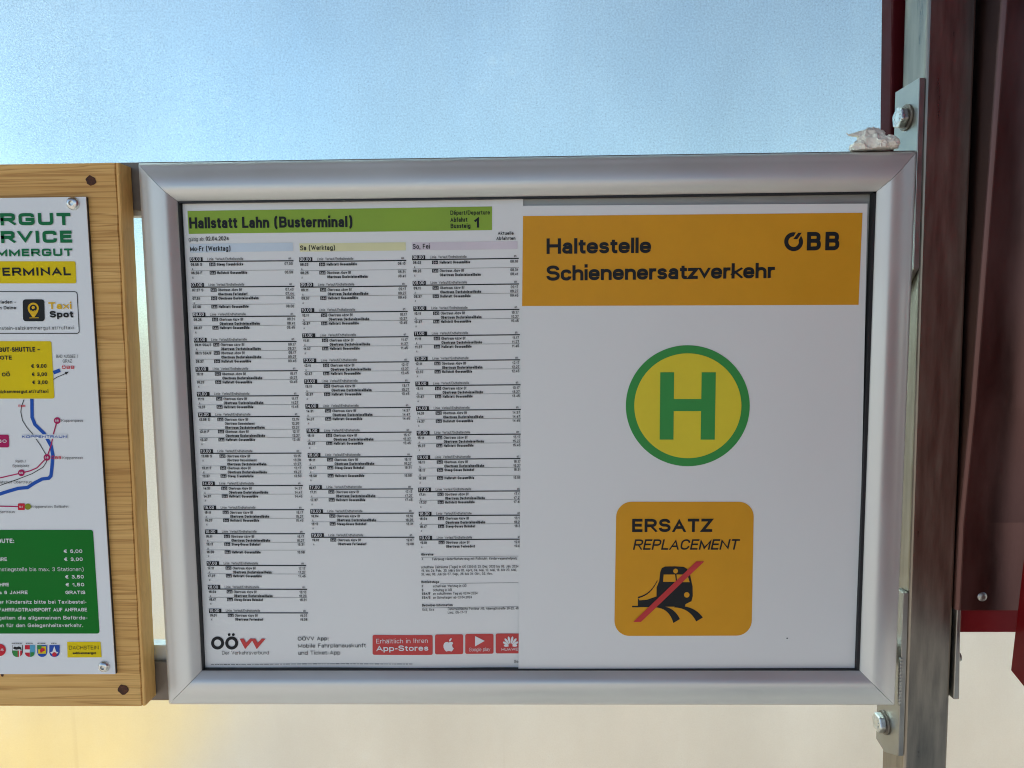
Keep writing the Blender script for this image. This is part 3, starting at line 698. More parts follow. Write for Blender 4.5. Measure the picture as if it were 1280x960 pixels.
def fitw(txt, width, t, sp=.13):
    lo_, hi_ = .2, 4.0
    for _ in range(30):
        md = (lo_+hi_)/2
        n_ = sum((.30*md if c == ' ' else max((GL[UML.get(c, c)][0] if UML.get(c, c) in GL else .3)*md, t)) + sp*max(md, .55) for c in txt) - sp*max(md, .55)
        if n_ > width: hi_ = md
        else: lo_ = md
    return lo_
def column(data, top, bot, x0px, xrpx, cut=None):
    """top/bot: pixel (x,y) of the first and last heavy rule at the left edge; xrpx its right end px at the top"""
    a, b = Vector(T.px(*top)), Vector(T.px(*bot)); xr = T.px(*xrpx); sl = (xr[1]-a.y)/(xr[0]-a.x)
    nl = 0
    for h, sv in data[:-1]: nl += sum(max(len(s[4]), 1 + (1 if s[2] else 0)) for s in sv)
    nh = len(data)-1; p = (a.y-b.y)/(nl + 2.08*nh); hd = 2.08*p
    mm = T.Y-CAM.y; px_ = mm/FPX
    wid = xr[0]-a.x; u = Vector((1, sl)).normalized(); cap = p*.68
    wds = fitw(DS, 50.7*px_/cap, .21); wdr = fitw(AB, 30*px_/cap, .155)
    def X(v): return v*px_                         # photo px -> metres
    def rect(k, x0, x1, z0, z1, lift=.0004):
        n = max(1, int((x1-x0)/.012))
        for i in range(n):
            xa, xb = x0+(x1-x0)*i/n, x0+(x1-x0)*(i+1)/n; f = lambda x: sl*(x-x0s)
            T.poly(k, [(xa, z0+f(xa)), (xb, z0+f(xb)), (xb, z1+f(xb)), (xa, z1+f(xa))], lift)
    def tx(s_, x, z, c, t, wd, right=False, k='ink', lift=.0006): T.text_m(k, s_, (x, z+sl*(x-x0s)), u, c, t, .13, 3, 2.2, 0, lift, wd, None, right)
    z = a.y
    for h, sv in data:
        x0 = a.x + (b.x-a.x)*(a.y-z)/(a.y-b.y); x0s = x0; xe = x0 + wid
        rect('ink', x0, x0+X(16.3), z-X(.3), z+X(5.3)); rect('ink', x0, xe, z-X(.65), z+X(.65))
        tx(h, x0+X(1.0), z+X(1.0), X(4.1), .15, fitw('06.00', 13.6/4.1, .15), k='white', lift=.0008)
        tx('Linie', x0+X(22.5), z+X(1.4), X(3.3), .11, fitw('Linie', 7.6/3.3, .11)); tx('Verlauf/Endhaltestelle', x0+X(32.6), z+X(1.4), X(3.3), .11, fitw('Verlauf/Endhaltestelle', 35/3.3, .11)); tx('an', xe-X(3), z+X(1.6), X(3.2), .11, .8, True)
        zz = z - p*1.02
        for i, (dep, fl_, aa, ln, ds) in enumerate(sv):
            if i: rect('ink', x0+X(.5), xe, zz+p*.83, zz+p*.83+X(.32))
            tx(dep + (' '+fl_ if fl_ else ''), x0+X(1.2), zz, cap, .18, .98 if len(fl_) < 2 else .88)
            if aa: tx('A', x0+X(2.2), zz-p, cap*.8, .13, .8)
            rect('ink', x0+X(24.6), x0+X(32.2), zz-X(.4), zz+cap+X(.35)); tx(ln, x0+X(25.8), zz+X(.15), cap*.82, .11, 1.05, k='white', lift=.0008)
            for q, (dn, ar) in enumerate(ds):
                last = q == len(ds)-1
                tx(dn, x0+X(34.2), zz-q*p, cap, .21 if last else .155, wds if last else wdr)
                tx(ar, xe-X(1.2), zz-q*p, cap, .15, 1.0, True)
            zz -= p*max(len(ds), 1+(1 if aa else 0))
        z = zz + p*1.02 - hd + 0
column(col1, (237.4, 327.2), (261.3, 765.8), 0, (367, 326.0))
column(col2, (374.2, 327.2), (389.2, 671.6), 0, (507.9, 325.6))
column(col3, (515.1, 324.8), (524.4, 674.6), 0, (648.5, 323.0))
def small(s_, x0, y, x1, b=False, cap=3.3): T.text('ink', s_, (x0, y), (x1, y-.35*(x1-x0)/60), cap, .19 if b else .13, .13, 3)
small('Hinweise', 526.5, 694, 542, True)
small('A', 527.5, 699.6, 529.3); small('Fahrzeug: Niederflurfahrzeug mit Rollstuhl-, Kinderwagenstellplatz', 540.5, 699.8, 646.5)
small('schulfreie Zeiträume (Tage) in OÖ (2024): 23. Dez. 2023 bis 06. Jän. 2024', 526.8, 709.8, 648)
small('19. bis 24. Feb., 23. März bis 01. April, 04. Mai, 10. Mai, 18. bis 20. Mai,', 527, 714.2, 645.5)
small('31. Mai, 06. Juli bis 07. Sep., 26. bis 31. Okt., 02. Nov.', 527, 718.7, 616)
small('Betriebstage', 527, 728.2, 549, True)
for i, (c_, d_, xe_) in enumerate((('F', 'schulfreier Werktag in OÖ', 583), ('S', 'Schultag in OÖ', 565), ('SSA/F', 'an schulfreien Tag ab 02.04.2024', 597), ('SSA/S', 'an Schultagen ab 02.04.2024', 590))):
    y = (733.5, 738.4, 742.8, 747.7)[i]; small(c_, 527.6, y, 529.4 if len(c_) < 2 else 538.3, True); small(d_, 541.5, y, xe_)
small('Betreiber-Information', 528, 757.2, 566, True); small('543, 544', 528.3, 762.8, 543)
small('Österreichische Postbus AG, Alpengütstraße 20-22, 40', 560, 762, 648); small('Linz, 05-17-17', 560, 766.4, 584)
for y, xa in ((696, 526.5), (729.2, 550), (759.2, 528)): T.line('ink', [(xa, y), (587, y-.5), (648, y-1)], .35)
# foot of the sheet
for cx in (272.1, 289.8): T.ring('ink', cx, 803.6, 8.1, 4.4, .0004, 40)
for cx in (286.6, 291.8): T.disc('ink', cx, 793.1, 1.75, .0004, n=16)
T.text('logo', 'vv', (299.5, 811), (328.5, 811), 19.8, .285, .0, 4, shear=.20)
T.text('ink', 'Der Verkehrsverbund', (278, 818), (336.4, 817.6), 5.0, .09, .13, 4)
T.text('ink', 'OÖVV App:', (372.6, 800.4), (411, 800), 5.2, .15, .13, 5)
T.text('ink', 'Mobile Fahrplanauskunft', (372.8, 809.4), (457.6, 808.6), 5.4, .12, .13, 5)
T.text('ink', 'und Ticket-App', (373, 818.2), (425.6, 817.8), 5.4, .12, .13, 5)
x = 264
while x < 512:                                    # one line of print too small to read
    l = random.uniform(2, 7); T.line('ink', [(x, 830.2-(x-264)*.004), (x+l, 830.2-(x+l-264)*.004)], random.uniform(.5, .9)); x += l+random.uniform(.6, 1.4)
T.text('ink', 'Se', (642.5, 828.5), (648, 828.4), 4, .1, .13, 3)
badges = []
for x0, x1 in ((466, 541), (544, 579), (581.6, 616.9), (619.6, 653)):
    q = Print(Y1, curl1); y0 = 793 - (x0-466)*.008; q.rrect('b', x0, y0, x1, y0+24.9, 2.2, .0004); badges.append(q)
b0, b1, b2, b3 = badges
b0.text('w', 'Erhältlich in Ihren', (470.9, 803.3), (535.2, 802.4), 6.2, .11, .13, 5, lift=.0008)
b0.text('w', 'App-Stores', (471, 813), (535.8, 812.2), 7.6, .19, .10, 6, lift=.0008)
# fruit symbol, play triangle, petals
def blob(cx, cy, pts): return [(cx+x, cy+y) for x, y in pts]
b1.ppoly('w', blob(561.3, 806, [(0, -3.6), (1.6, -4.6), (4.0, -4.4), (5.6, -3.0), (4.4, -1.6), (4.0, .4), (4.8, 2.4), (6.2, 3.4), (5.0, 5.8), (3.4, 7.5), (1.8, 7.2), (0, 6.7), (-1.8, 7.2), (-3.4, 7.5), (-5.2, 5.6), (-6.6, 2.6), (-6.8, -.4), (-6.0, -2.8), (-4.0, -4.4), (-1.8, -4.5)]), .0008)
b1.ppoly('w', blob(561.3, 806, [(.1, -5.0), (.4, -7.0), (2.0, -9.0), (3.4, -9.4), (3.2, -7.2), (1.9, -5.5)]), .0008)
b2.ppoly('w', [(593.9, 794.4), (606, 800.6), (593.9, 807.4)], .0008)
b2.text('w', 'Google play', (586.2, 813.6), (612.6, 813.3), 5.0, .09, .12, 4, shear=.1, lift=.0008)
for i in range(8):
    a = R(8 + i*164/7); L_ = (9.0, 10.6, 12.0, 12.6, 12.6, 12.0, 10.6, 9.0)[i]
    pts = []
    for k_ in range(14):
        s_ = k_/13*2*math.pi; r_ = L_*(.62+.38*math.cos(s_)); w_ = 1.35*math.sin(s_)*(1+.4*math.cos(s_))
        if i in (0, 7): r_ *= .9
        pts.append((638.2+math.cos(a)*r_*1.05-math.sin(a)*w_, 807.4-math.sin(a)*r_-math.cos(a)*w_))
    b3.ppoly('w', pts, .0008 + i*.00002)
b3.text('w', 'HUAWEI', (627, 813), (649, 812.7), 3.6, .17, .12, 3, lift=.0008)
res = T.build([('paper', 'sheet', 'paper'), ('band', 'title_band', 'green_band'), ('blue', 'column_band', 'blue_band'), ('yellow', 'column_band', 'yellow_band'), ('pink', 'column_band', 'pink_band'),
               ('ink', 'printed_text', 'black_ink'), ('white', 'white_figures', 'white_ink'), ('logo', 'logo_letters', 'logo_red')], sheet)
for p in res['paper'].data.polygons: p.use_smooth = True
res['blue']['label'] = 'pale blue column heading band'; res['yellow']['label'] = 'pale yellow column heading band'; res['pink']['label'] = 'pale pink column heading band'
for q, lab in zip(badges, ('red badge with two lines of white lettering', 'red badge with a white apple symbol', 'red badge with a white play triangle', 'red badge with a white petal symbol')):
    o = q.m['b'].build('app_badge', M['badge_red'], sheet, weld=False, fix=False); o['label'] = lab
    q.m['w'].build('badge_print', M['white_ink'], o, weld=False, fix=False)

# ================================================================== REPLACEMENT SERVICE POSTER
Y2 = .0030
def curl2(x, z): return .0004*math.sin(x*14-z*7+.5) + .0004*math.sin(z*19+x*5)
Q = Print(Y2, curl2)
poster = empty('notice_poster', at(860, 836, Y2), 'white stop notice with an orange heading and a round H sign in the right half', 'poster')
Q.grid('paper', (653.6, 257), (1084.5, 254.5), (1071.5, 836), (648, 838.5), 0, 56, 56)
Q.grid('orange', (653.8, 270), (1078, 266), (1073, 381), (652.6, 382.5), .00025, 40, 10)
Q.text('ink', 'Haltestelle', (683.2, 317.4), (813.6, 316.2), 18.8, .205, .06, 9)
Q.text('ink', 'Schienenersatzverkehr', (683, 351), (968, 347.6), 18.6, .205, .055, 9)
Q.ring('ink', 991.8, 302.2, 11.8, 6.6, .0004, 56)
Q.ppoly('notch', [(995.2, 289.5), (1003.8, 289.5), (997.6, 300.8), (988.8, 300.8)], .0006)
Q.ppoly('ink', [(997.4, 291.0), (1001.8, 291.0), (996.2, 299.0), (991.0, 299.0)], .0008)
Q.text('ink', 'BB', (1008, 313.2), (1048.4, 312.8), 22.2, .215, .21, 9, n=2.6)
Q.disc('ink', 984, 798, .9, .0004, n=10)
# H sign
Q.disc('ring', 859.4, 507, 77.3, .0003, 75.5, 96); Q.disc('yellow', 859.4, 507, 66.8, .0005, 65.4, 96)
for x0, x1, y0, y1, s_ in ((825, 842.2, 465.2, 549.2, -.01), (876.6, 894.2, 465.2, 549.2, -.016)):
    Q.ppoly('ring', [(x0, y0), (x1, y0), (x1+s_*84, y1), (x0+s_*84, y1)], .0007)
Q.ppoly('ring', [(841.6, 498.6), (876.6, 498.6), (876.2, 513.6), (841.4, 513.6)], .00072)
# replacement square
Q.rrect('square', 770.4, 627, 942.2, 794.6, 19, .0003, -.016, 10)
Q.text('ink', 'ERSATZ', (790, 664.8), (890, 664.6), 17.2, .21, .12, 8)
Q.text('ink', 'REPLACEMENT', (791, 687), (922, 686.8), 13.6, .15, .10, 7, shear=.20)
def Z(x, y): return (740+x/4.3636, 600+y/4.3636)
def zp(k, pts, lift=.0005): Q.ppoly(k, [Z(*p) for p in pts], lift)
# train: nose body
zp('ink', [(350, 690), (352, 585), (366, 550), (372, 500), (380, 480), (398, 471), (450, 470), (500, 473), (518, 484), (534, 515), (548, 580), (549, 632), (542, 660), (510, 676), (503, 698), (460, 690)])
# swept side
prev = None
for i in range(9):
    s_ = i/8; x_ = 250+s_*106; yt = 636 - 40*(s_**1.2) - 52*(s_**3.2); prev2 = (x_, yt)
    if prev: zp('ink', [prev, prev2, (prev2[0], prev2[1]+9), (prev[0], prev[1]+7)], .00048)
    prev = prev2
zp('ink', [(250, 640), (258, 656), (262, 656), (262, 690), (250, 690)], .00049)
zp('ink', [(256, 656), (300, 652), (356, 632), (356, 692), (250, 692)], .00051)
zp('ink', [(218, 685), (258, 685), (258, 693), (218, 693)], .00047)
# rails
def rail(p0, p1, p2, w0, w1):
    pr = None
    for i in range(13):
        s_ = i/12; x_ = (1-s_)**2*p0[0]+2*s_*(1-s_)*p1[0]+s_*s_*p2[0]; y_ = (1-s_)**2*p0[1]+2*s_*(1-s_)*p1[1]+s_*s_*p2[1]; w_ = w0+(w1-w0)*s_
        cu = ((x_-w_*.42, y_+w_*.3), (x_+w_*.58, y_-w_*.3))
        if pr: zp('ink', [pr[0], cu[0], cu[1], pr[1]], .00053)
        pr = cu
rail((350, 690), (430, 690), (458, 768), 12, 36); rail((450, 690), (540, 688), (583, 760), 12, 36)
# windows and lamps
for pts in ([(390, 514), (452, 514), (457, 554), (387, 554)], [(460, 514), (518, 514), (532, 556), (464, 555)]): zp('glassy', pts, .0007)
for cx, cy, r_ in ((455, 495, 13), (516, 625, 15)): Q.disc('glassy', *Z(cx, cy), r_/4.3636, .0007, n=24)
zp('slash', [(568, 442), (611, 442), (266, 772), (224, 772)], .0009)
res = Q.build([('paper', 'sheet', 'paper'), ('orange', 'heading_band', 'orange_ink'), ('square', 'notice_square', 'orange_ink'), ('ring', 'green_sign_print', 'ring_green'), ('yellow', 'sign_disc', 'disc_yellow'),
               ('ink', 'printed_text', 'black_ink'), ('glassy', 'train_windows', 'orange_ink'), ('notch', 'logo_notch', 'orange_ink'), ('slash', 'red_slash', 'slash_red')], poster)
for p in res['paper'].data.polygons: p.use_smooth = True

# ================================================================== WOODEN BOARD
YW = -.012; YWb = .0066
wt, wb2 = at(147.5, 203.5, YW), at(181, 882.5, YW)
board = empty('wooden_board', (-.5, YWb, wb2.z), 'pale pine board with horizontal grain and two drilled holes left of the frame', 'board')
def bx_(z): return wt.x + (wb2.x-wt.x)*(z-wt.z)/(wb2.z-wt.z)
edge_w = .0012
xl = -.72
def wring(z, x_add, y0, y1, x0=None):
    return [(xl if x0 is None else bx_(z)+x0, y0, z), (bx_(z)+x_add, y0, z), (bx_(z)+x_add, y1, z), (xl if x0 is None else bx_(z)+x0, y1, z)]
wbm = MB()
nz_ = 60
hts = [wb2.z + (wt.z-wb2.z)*i/nz_ for i in range(nz_+1)]
jit = [random.uniform(-.0004, .0004) for _ in hts]
rings = [[(xl, YW, z), (bx_(z)-.0030+j, YW, z), (bx_(z)-.0023+j, YW+.0014, z), (bx_(z)-.0023+j, YWb, z), (xl, YWb, z)] for z, j in zip(hts, jit)]
for k_ in range(nz_):
    n = 5
    for i in range(n): j = (i+1) % n; wbm.quad(rings[k_][i], rings[k_][j], rings[k_+1][j], rings[k_+1][i])
wbm.poly(rings[0]); wbm.poly(rings[-1][::-1])
wbm.build('board', M['wood'], board)
# edge moulding: sawn strip closing the right edge
e_ = MB(); rr_ = []
for z, j in zip(hts, jit):
    rr_.append([(bx_(z)-.0019, YW+.0004, z), (bx_(z)-.0002+j*.5, YW+.0006, z), (bx_(z)+.0004+j*.5, YW+.0016, z), (bx_(z)+.0004+j*.5, YWb-.0004, z), (bx_(z)-.0019, YWb-.0004, z)])
for k_ in range(nz_):
    for i in range(5): j = (i+1) % 5; e_.quad(rr_[k_][i], rr_[k_][j], rr_[k_+1][j], rr_[k_+1][i])
e_.poly(rr_[0]); e_.poly(rr_[-1][::-1])
e_.build('edge_strip', M['wood_edge_lit'], board)
for hx, hy, r_ in ((114, 226, 6.6), (154.5, 862, 7.2), (3, 843.5, 2.2)):
    p = at(hx, hy, YW); rm = r_*.58/900
    h_ = MB(); pts = []
    for i in range(24):
        a = 2*math.pi*i/24; rr2 = rm*(.95+.30*noise.noise(Vector((math.cos(a)*1.7, math.sin(a)*1.7, hx)))); pts.append((p.x+rr2*math.cos(a), YW-.0003, p.z+rr2*math.sin(a)))
    h_.poly(pts)
    h_.build('drilled_hole', M['hole'], board, weld=False)

# ================================================================== TAXI SIGN
YS = -.0152
taxi = empty('taxi_sign', at(60, 842, YW), 'white taxi fare and route sign screwed to the wooden board', 'sign')
tr, br = at(107.3, 246, YS), at(144.2, 842.7, YS)
xl2 = -.55
MB().prism([(xl2, YS, br.z), (br.x, YS, br.z), (tr.x, YS, tr.z), (xl2, YS, tr.z)], [(xl2, YS+.0006, br.z), (br.x, YS+.0006, br.z), (tr.x, YS+.0006, tr.z), (xl2, YS+.0006, tr.z)]).build('face', M['signwhite'], taxi)
MB().prism([(xl2, YS+.0007, br.z), (br.x, YS+.0007, br.z), (tr.x, YS+.0007, tr.z), (xl2, YS+.0007, tr.z)], [(xl2, YW-.0001, br.z), (br.x, YW-.0001, br.z), (tr.x, YW-.0001, tr.z), (xl2, YW-.0001, tr.z)]).build('core', M['signedge'], taxi)
for sx_, sy_, r_ in ((91.5, 254.4, 8.1), (130.4, 832.8, 7.4)):
    p = at(sx_, sy_, YS); rm = r_*.577/900
    o = MB().lathe((p.x, YS, p.z), (0, -1, 0), [(rm, 0), (rm, .0006), (rm*.93, .0015), (rm*.74, .0024), (rm*.46, .0030), (rm*.40, .0030), (rm*.34, .0014), (rm*.05, .0013)], 36).build('screw', M['bolt'], taxi, smooth=True)
    try: o.data.set_sharp_from_angle(angle=R(40))
    except Exception: pass
X_ = Print(YS)
EX = dict(seg=8, n=4.2)
X_.text('green', 'ERGUT', (-18.5, 281.9), (89, 281.4), 14.9, .27, .17, **EX)
X_.text('green', 'ERVICE', (-16.5, 304.2), (90.6, 303.4), 14.9, .27, .17, **EX)
X_.text('green', 'MMERGUT', (-3.5, 320.6), (91, 320), 9.2, .25, .17, **EX)
X_.rrect('yellow', -70, 326.6, 94.6, 354.2, 2.2, .0003, .035)
X_.text('ink', 'TERMINAL', (-9, 345), (89, 344.2), 10.2, .23, .17, **EX)
pts = X_.rrect('frame', -70, 364.6, 96.6, 416.8, 3.2, -.0, .055); X_.m.pop('frame'); X_.line('ink', pts, .9, closed=True)
X_.rrect('ink', 28.7, 374.2, 55.6, 401.6, 3.6, .0004, .02)
X_.ring('ora', 42.2, 385.2, 6.9, 4.5, .0006, 36); X_.disc('ora', 42.2, 384.6, 2.0, .0006, n=20)
X_.ppoly('ora', [(36.2, 389.2), (48.4, 389.2), (43.6, 396.6), (41.4, 396.6)], .00058); X_.disc('ink', 42.2, 385.2, 4.5, .00062, n=30); X_.disc('ora', 42.2, 384.4, 2.0, .00066, n=20)
X_.line('ora', [(39.4, 388.2), (42.2, 389.4), (45, 388.2)], .8, .00066)
X_.line('ora', [(37.4, 397.4), (49, 397.2)], .9, .0006)
X_.text('ora', 'Taxi', (61.5, 386.4), (90, 386.1), 8.6, .22, .12); X_.text('ink', 'Spot', (62.8, 397), (92, 396.8), 8.4, .25, .10)
X_.text('ink', 'erladen -', (-4, 379.6), (20.3, 379.4), 4.1, .18, .13, 4); X_.text('ink', 'in Deine', (-1.5, 386.8), (20.5, 386.6), 4.1, .18, .13, 4)
X_.text('ink', 'dachstein-salzkammergut.at/ruftaxi', (-11, 412.6), (93.2, 411.6), 4.4, .11, .16, 4)
X_.rrect('yellow2', -70, 426.4, 64.4, 498.2, 2.6, .0003, .055)
X_.text('ink', 'GUT-SHUTTLE –', (-.5, 440), (50.4, 439.4), 5.8, .21, .13); X_.text('ink', 'BOTE', (-4.5, 449.7), (15.6, 449.5), 5.2, .21, .13)
for i, (xa, xb, y) in enumerate(((39.8, 58.8, 459.9), (40.6, 59.3, 470.2), (41.2, 60.1, 480.2))): X_.text('ink', ('€ 9,00', '€ 3,00', '€ 3,00')[i], (xa, y), (xb, y-.2), 4.7, .20, .13, 5)
X_.text('ink', 'T OÖ', (-4, 470.6), (13, 470.4), 4.9, .21, .13); X_.text('ink', 'salzkammergut.at/ruftaxi', (-4, 491.6), (61, 491), 4.3, .17, .13, 4)
def K(x, y): return (x/3.6923, 420+y/3.6923)
def kt(k_, s_, x0, y, x1, cap, t=.12, sp=.13, seg=4, **kw): X_.text(k_, s_, K(x0, y), K(x1, y-.5), cap/3.6923, t, sp, seg, **kw)
kt('ink', 'BAD AUSSEE /', 262, 101, 362, 15, .10); kt('ink', 'GRAZ', 292, 123, 334, 15, .10); kt('red', 'ÖBB', 288, 152, 345, 15, .19, .2)
X_.line('ink', [K(*p) for p in ((248, 201), (262, 191), (283, 182), (306, 172))], .8); X_.ppoly('ink', [K(*p) for p in ((300, 166), (318, 165), (306, 179))], .0004)
X_.line('bluearrow', [K(248, 169), K(262, 164), K(278, 158)], 4.6, .0004)
kt('red2', 'ÖBB', 86, 328, 119, 10, .19, .2)
X_.line('ink', [K(*p) for p in ((112, 293), (100, 325), (97, 350), (105, 390), (125, 422), (150, 450), (185, 500), (215, 550), (216, 580), (200, 605), (150, 635), (80, 662), (-30, 700))], .9, .00034)
X_.line('blue', [K(*p) for p in ((148, 290), (149, 375), (162, 408), (205, 450), (237, 508), (245, 550), (240, 610), (236, 645), (226, 656), (195, 660), (160, 678), (128, 699), (85, 703), (40, 716), (-40, 742))], 4.4, .0003)
X_.line('mag', [K(*p) for p in ((265, 390), (248, 450), (238, 500), (218, 560), (172, 608), (140, 622), (100, 632), (-40, 664))], 1.5, .00038)
X_.line('mag2', [K(-40, 784), K(85, 787)], 1.5, .00038)
for cx, cy in ((265, 390), (218, 560), (100, 631)): X_.disc('mag', *K(cx, cy), 4.2, .00042, n=24); kt('white', '68', cx-8, cy+5, cx+8, 10, .16, .2, 3, lift=.0006)
X_.rrect('redstop', *K(84, 772), *K(116, 803), 1.2, .0004); kt('white', '64', 92, 792, 108, 10, .16, .2, 3, lift=.0006)
X_.disc('olive', *K(130, 787), 3.9, .0004, n=24)
X_.rrect('mag3', -50, K(0, 455)[1], K(42, 0)[0], K(0, 514)[1], 2.2, .0004, .02); kt('white', 'BO', -6, 492, 33, 15, .2, .2, 5, lift=.0006)
X_.grid('patch', K(104, 455), K(312, 453), K(312, 473), K(104, 475), .00046, 1, 1)
kt('bluetext', 'KOPPENTRAUN', 105, 470, 310, 12, .2, .17, 6, n=4.2, lift=.0008)
kt('ink', 'Koppenpass', 286, 396, 385, 13, .11); kt('red3', 'ÖBB', 240, 568, 285, 14, .19, .2); kt('ink', 'Koppenrast', 291, 568, 384, 13, .11)
kt('ink', 'Reith /', 75, 584, 122, 13, .11); kt('ink', 'Spielplatz', 60, 605, 136, 13, .11); kt('ink', 'Bahnhof Obertraun', -8, 680, 148, 13, .11); kt('ink', 'Krippenstein Seilbahn', 147, 793, 317, 13, .11); kt('ink', 'Obertraun', -12, 817, 70, 13, .11)
# green price box
X_.rrect('pgreen', -70, 662.2, 116.4, 791.8, 3.2, .0003, .064)
def W3(x, y): return (x/3.6923, 640+y/3.6923)
def wt_(s_, x0, y, x1, cap=17, t=.19, **kw): X_.text('white', s_, W3(x0, y), W3(x1, y-.5), cap/3.6923, t, .13, 4, lift=.0006, **kw)
wt_('OUTE:', -10, 142, 68, 21, .2)
for s_, x0, x1, y in (('€ 6,00', 297, 382, 188), ('€ 3,00', 299, 384, 225), ('€ 3,50', 304, 389, 306), ('€ 1,50', 306, 391, 342), ('GRATIS', 305, 396, 378)): wt_(s_, x0, y, x1)
wt_('HRE', -8, 225, 35); wt_('HRE', 2, 342, 44); wt_('s 6 JAHRE', 0, 378, 130)
wt_('instiegstelle bis max. 3 Stationen)', -8, 272, 388, 19, .10); wt_('er Kindersitz bitte bei Taxibestel-', -2, 422, 401, 18, .15); wt_('FAHRRADTRANSPORT AUF ANFRAGE', -2, 458, 404, 18, .18)
wt_('gelten die allgemeinen Beförde-', -4, 495, 406, 18, .15); wt_('en für den Gelegenheitsverkehr.', -6, 530, 385, 18, .15)
# crests and corner label
def V3(x, y): return (x/8.5333, 790+y/8.5333)
X_.disc('redseal', *V3(0, 190), 7.6, .0004, n=36); X_.text('white', '-5', V3(0, 200), V3(44, 199), 3.2, .2, .13, 3, lift=.0006)
def shield(k_, x0, x1, lift=.0004, y0=138, y1=264, fx0=0, fx1=1, fy0=0, fy1=1):
    """part of a shield: fractions of its width and height"""
    pts = []
    n = 12
    def low(u):                                 # lower outline
        return .62 + .38*math.sqrt(max(0, 1-(2*u-1)**2))
    for i in range(n+1):
        u = fx0+(fx1-fx0)*i/n; pts.append((u, fy0))
    for i in range(n+1):
        u = fx1-(fx1-fx0)*i/n; pts.append((u, max(min(low(u), fy1), fy0)))
    X_.ppoly(k_, [V3(x0+(x1-x0)*u, y0+(y1-y0)*v) for u, v in pts], lift)
shield('ink', 132, 244, .0003); shield('sgn', 137, 239, .0004, fy1=.45); shield('sgreen', 137, 239, .00045, fx1=.55, fy0=.45); shield('crestred', 137, 239, .00046, fx0=.55, fy0=.45); shield('sgn', 137, 239, .0005, fx0=.68, fx1=.8, fy0=.45)
X_.ppoly('ink', [V3(*p) for p in ((143, 168), (160, 152), (182, 158), (205, 150), (228, 160), (236, 190), (212, 180), (180, 186), (155, 180))], .0006)
shield('crestred', 268, 376, .0004, fx1=.5); shield('shblue', 268, 376, .00042, fx0=.5); shield('sgn', 268, 376, .0005, fx1=.5, fy0=.36, fy1=.62); shield('sgreen', 268, 376, .0005, fx0=.55, fx1=.92, fy0=.6)
shield('sblue', 400, 506, .0004); shield('yellow4', 406, 500, .00045, fy0=.1, fx0=.05, fx1=.95, fy1=.72); shield('sgreen', 400, 506, .0005, fy1=.35, fx1=.45); X_.ppoly('brown', [V3(*p) for p in ((428, 190), (450, 165), (478, 172), (484, 196), (460, 206), (440, 222))], .0006)
shield('sblue', 529, 638, .0004); X_.ppoly('sgn', [V3(*p) for p in ((584, 146), (604, 205), (628, 215), (584, 250), (540, 215), (564, 205))], .0006); X_.disc('brown', *V3(586, 235), 2.8, .0007, n=20)
for x0, x1 in ((128, 238), (278, 352), (402, 492), (550, 606)):
    xx = x0
    while xx < x1: l = random.uniform(9, 22); X_.line('ink', [V3(xx, 118), V3(min(xx+l, x1), 118)], 1.0); xx += l+4
X_.ppoly('yellow3', [V3(*p) for p in ((718, 104), (1074, 103), (1086, 268), (722, 270))], .0003)
X_.text('ink', 'DACHSTEIN', V3(742, 184), V3(1056, 183), 5.1, .09, .15, 6); X_.text('ink', 'salzkammergut', V3(780, 234), V3(1027, 233), 3.2, .22, .10, 4)
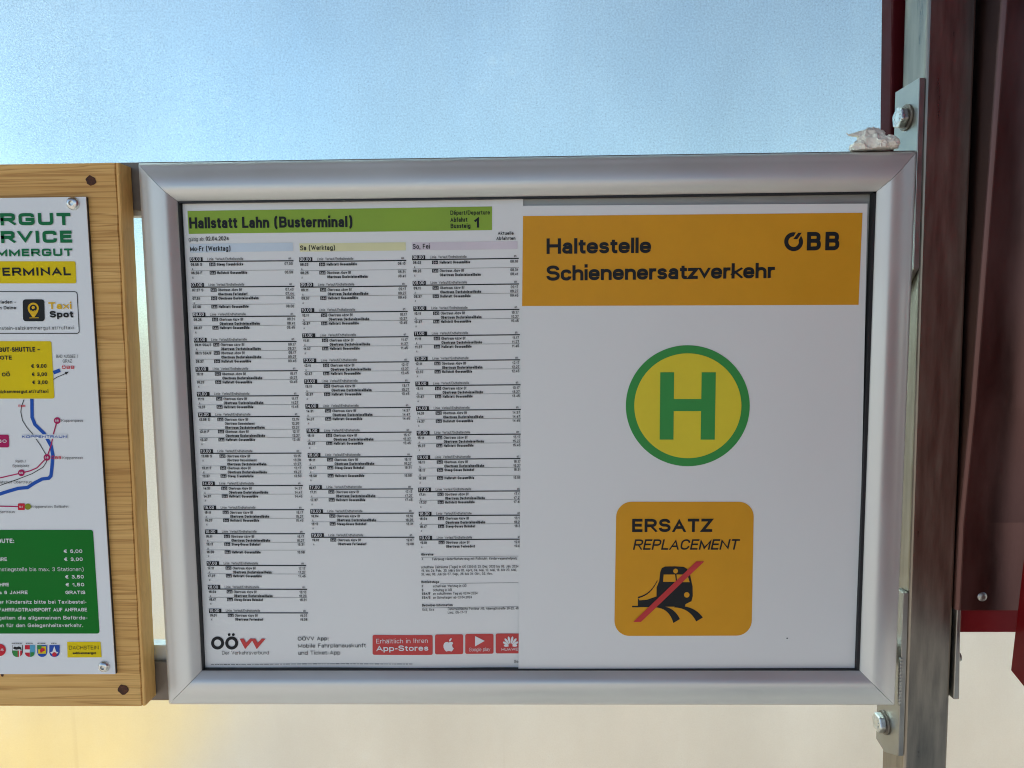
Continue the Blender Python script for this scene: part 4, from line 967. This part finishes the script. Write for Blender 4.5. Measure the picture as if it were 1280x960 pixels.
X_.build([('green', 'green_heading', 'taxi_green'), ('yellow', 'yellow_panel', 'taxi_yellow'), ('yellow2', 'yellow_panel', 'taxi_yellow'), ('yellow3', 'region_label', 'taxi_yellow'), ('yellow4', 'crest_yellow', 'taxi_yellow'), ('ink', 'printed_text', 'black_ink'), ('ora', 'taxi_symbol', 'taxi_orange'), ('red', 'railway_mark', 'map_red'), ('red2', 'railway_mark', 'map_red'), ('red3', 'railway_mark', 'map_red'),
          ('blue', 'map_river', 'river_blue'), ('bluetext', 'river_name', 'river_blue'), ('bluearrow', 'river_end', 'river_blue'), ('mag2', 'map_bus_line', 'magenta'), ('mag3', 'map_label', 'magenta'), ('patch', 'name_patch', 'signwhite'), ('redstop', 'map_stop', 'map_red'), ('redseal', 'round_seal', 'map_red'), ('crestred', 'crest_red', 'map_red'), ('mag', 'map_bus_line', 'magenta'), ('olive', 'map_stop', 'olive'), ('sgn', 'white_print', 'signwhite'), ('pgreen', 'price_panel', 'price_green'),
          ('white', 'white_lettering', 'white_ink'), ('sgreen', 'crest_green', 'shield_green'), ('shblue', 'crest_pale_blue', 'sky_shield'), ('sblue', 'crest_blue', 'shield_blue'), ('brown', 'crest_emblem', 'map_red')], taxi)

# ================================================================== TISSUE
bm = bmesh.new()
base = at(1090, 188.5, .006)
def lump(cx, cz, cy, rx, ry, rz, seed, amp=.42):
    r = bmesh.ops.create_icosphere(bm, subdivisions=5, radius=1)
    for v in r['verts']:
        p = v.co.copy(); d = 0
        for o_, a_ in ((1.3, 1.0), (2.7, .45), (5.5, .12)):
            d += a_*(1-2*abs(noise.noise(p*o_+Vector((seed, seed*2, 0)))))
        k_ = 1 + amp*(d-1.0)*.6
        q = Vector((p.x*rx*k_, p.y*ry*k_, p.z*rz*k_))
        q.z = max(q.z, -rz*.5)
        v.co = Vector((cx, cy, cz)) + q
u_ = .6/900
lump(base.x-1*u_, base.z+9.0*u_, .006, 18*u_, .009, 17*u_, 3.1, .5)
lump(base.x+16*u_, base.z+6*u_, .002, 12*u_, .008, 10*u_, 8.7, .45)
lump(base.x-13*u_, base.z+4*u_, .005, 13*u_, .008, 8*u_, 5.2, .5)
lump(base.x+4*u_, base.z+5*u_, -.001, 8*u_, .006, 9*u_, 1.7, .5)
# pulled corner: a thin folded tongue
prev = None
for i in range(13):
    s_ = i/12; c = Vector((base.x+(-2-29*s_)*u_, .004+.002*s_, base.z+(17+5.5*s_-4*s_*s_+(2.5 if i > 11 else 0))*u_)); w_ = (8.0*(1-s_)**1.5+1.0)*u_
    ring = []
    for k_ in range(12):
        a = 2*math.pi*k_/12; f_ = 1+.45*math.sin(3*a+i*.5)
        ring.append(bm.verts.new(c+Vector((0, math.cos(a)*w_*.6*f_, math.sin(a)*w_*.8*f_))))
    if prev:
        for k_ in range(12): bm.faces.new((prev[k_], prev[(k_+1) % 12], ring[(k_+1) % 12], ring[k_]))
    prev = ring
bm.faces.new(prev)
me = bpy.data.meshes.new('tissue'); bm.to_mesh(me); bm.free()
for p in me.polygons: p.use_smooth = True
me.materials.append(M['tissue'])
ts = bpy.data.objects.new('tissue', me); C.objects.link(ts)
tag(ts, 'crumpled white paper tissue lying on the top right of the frame', 'tissue')
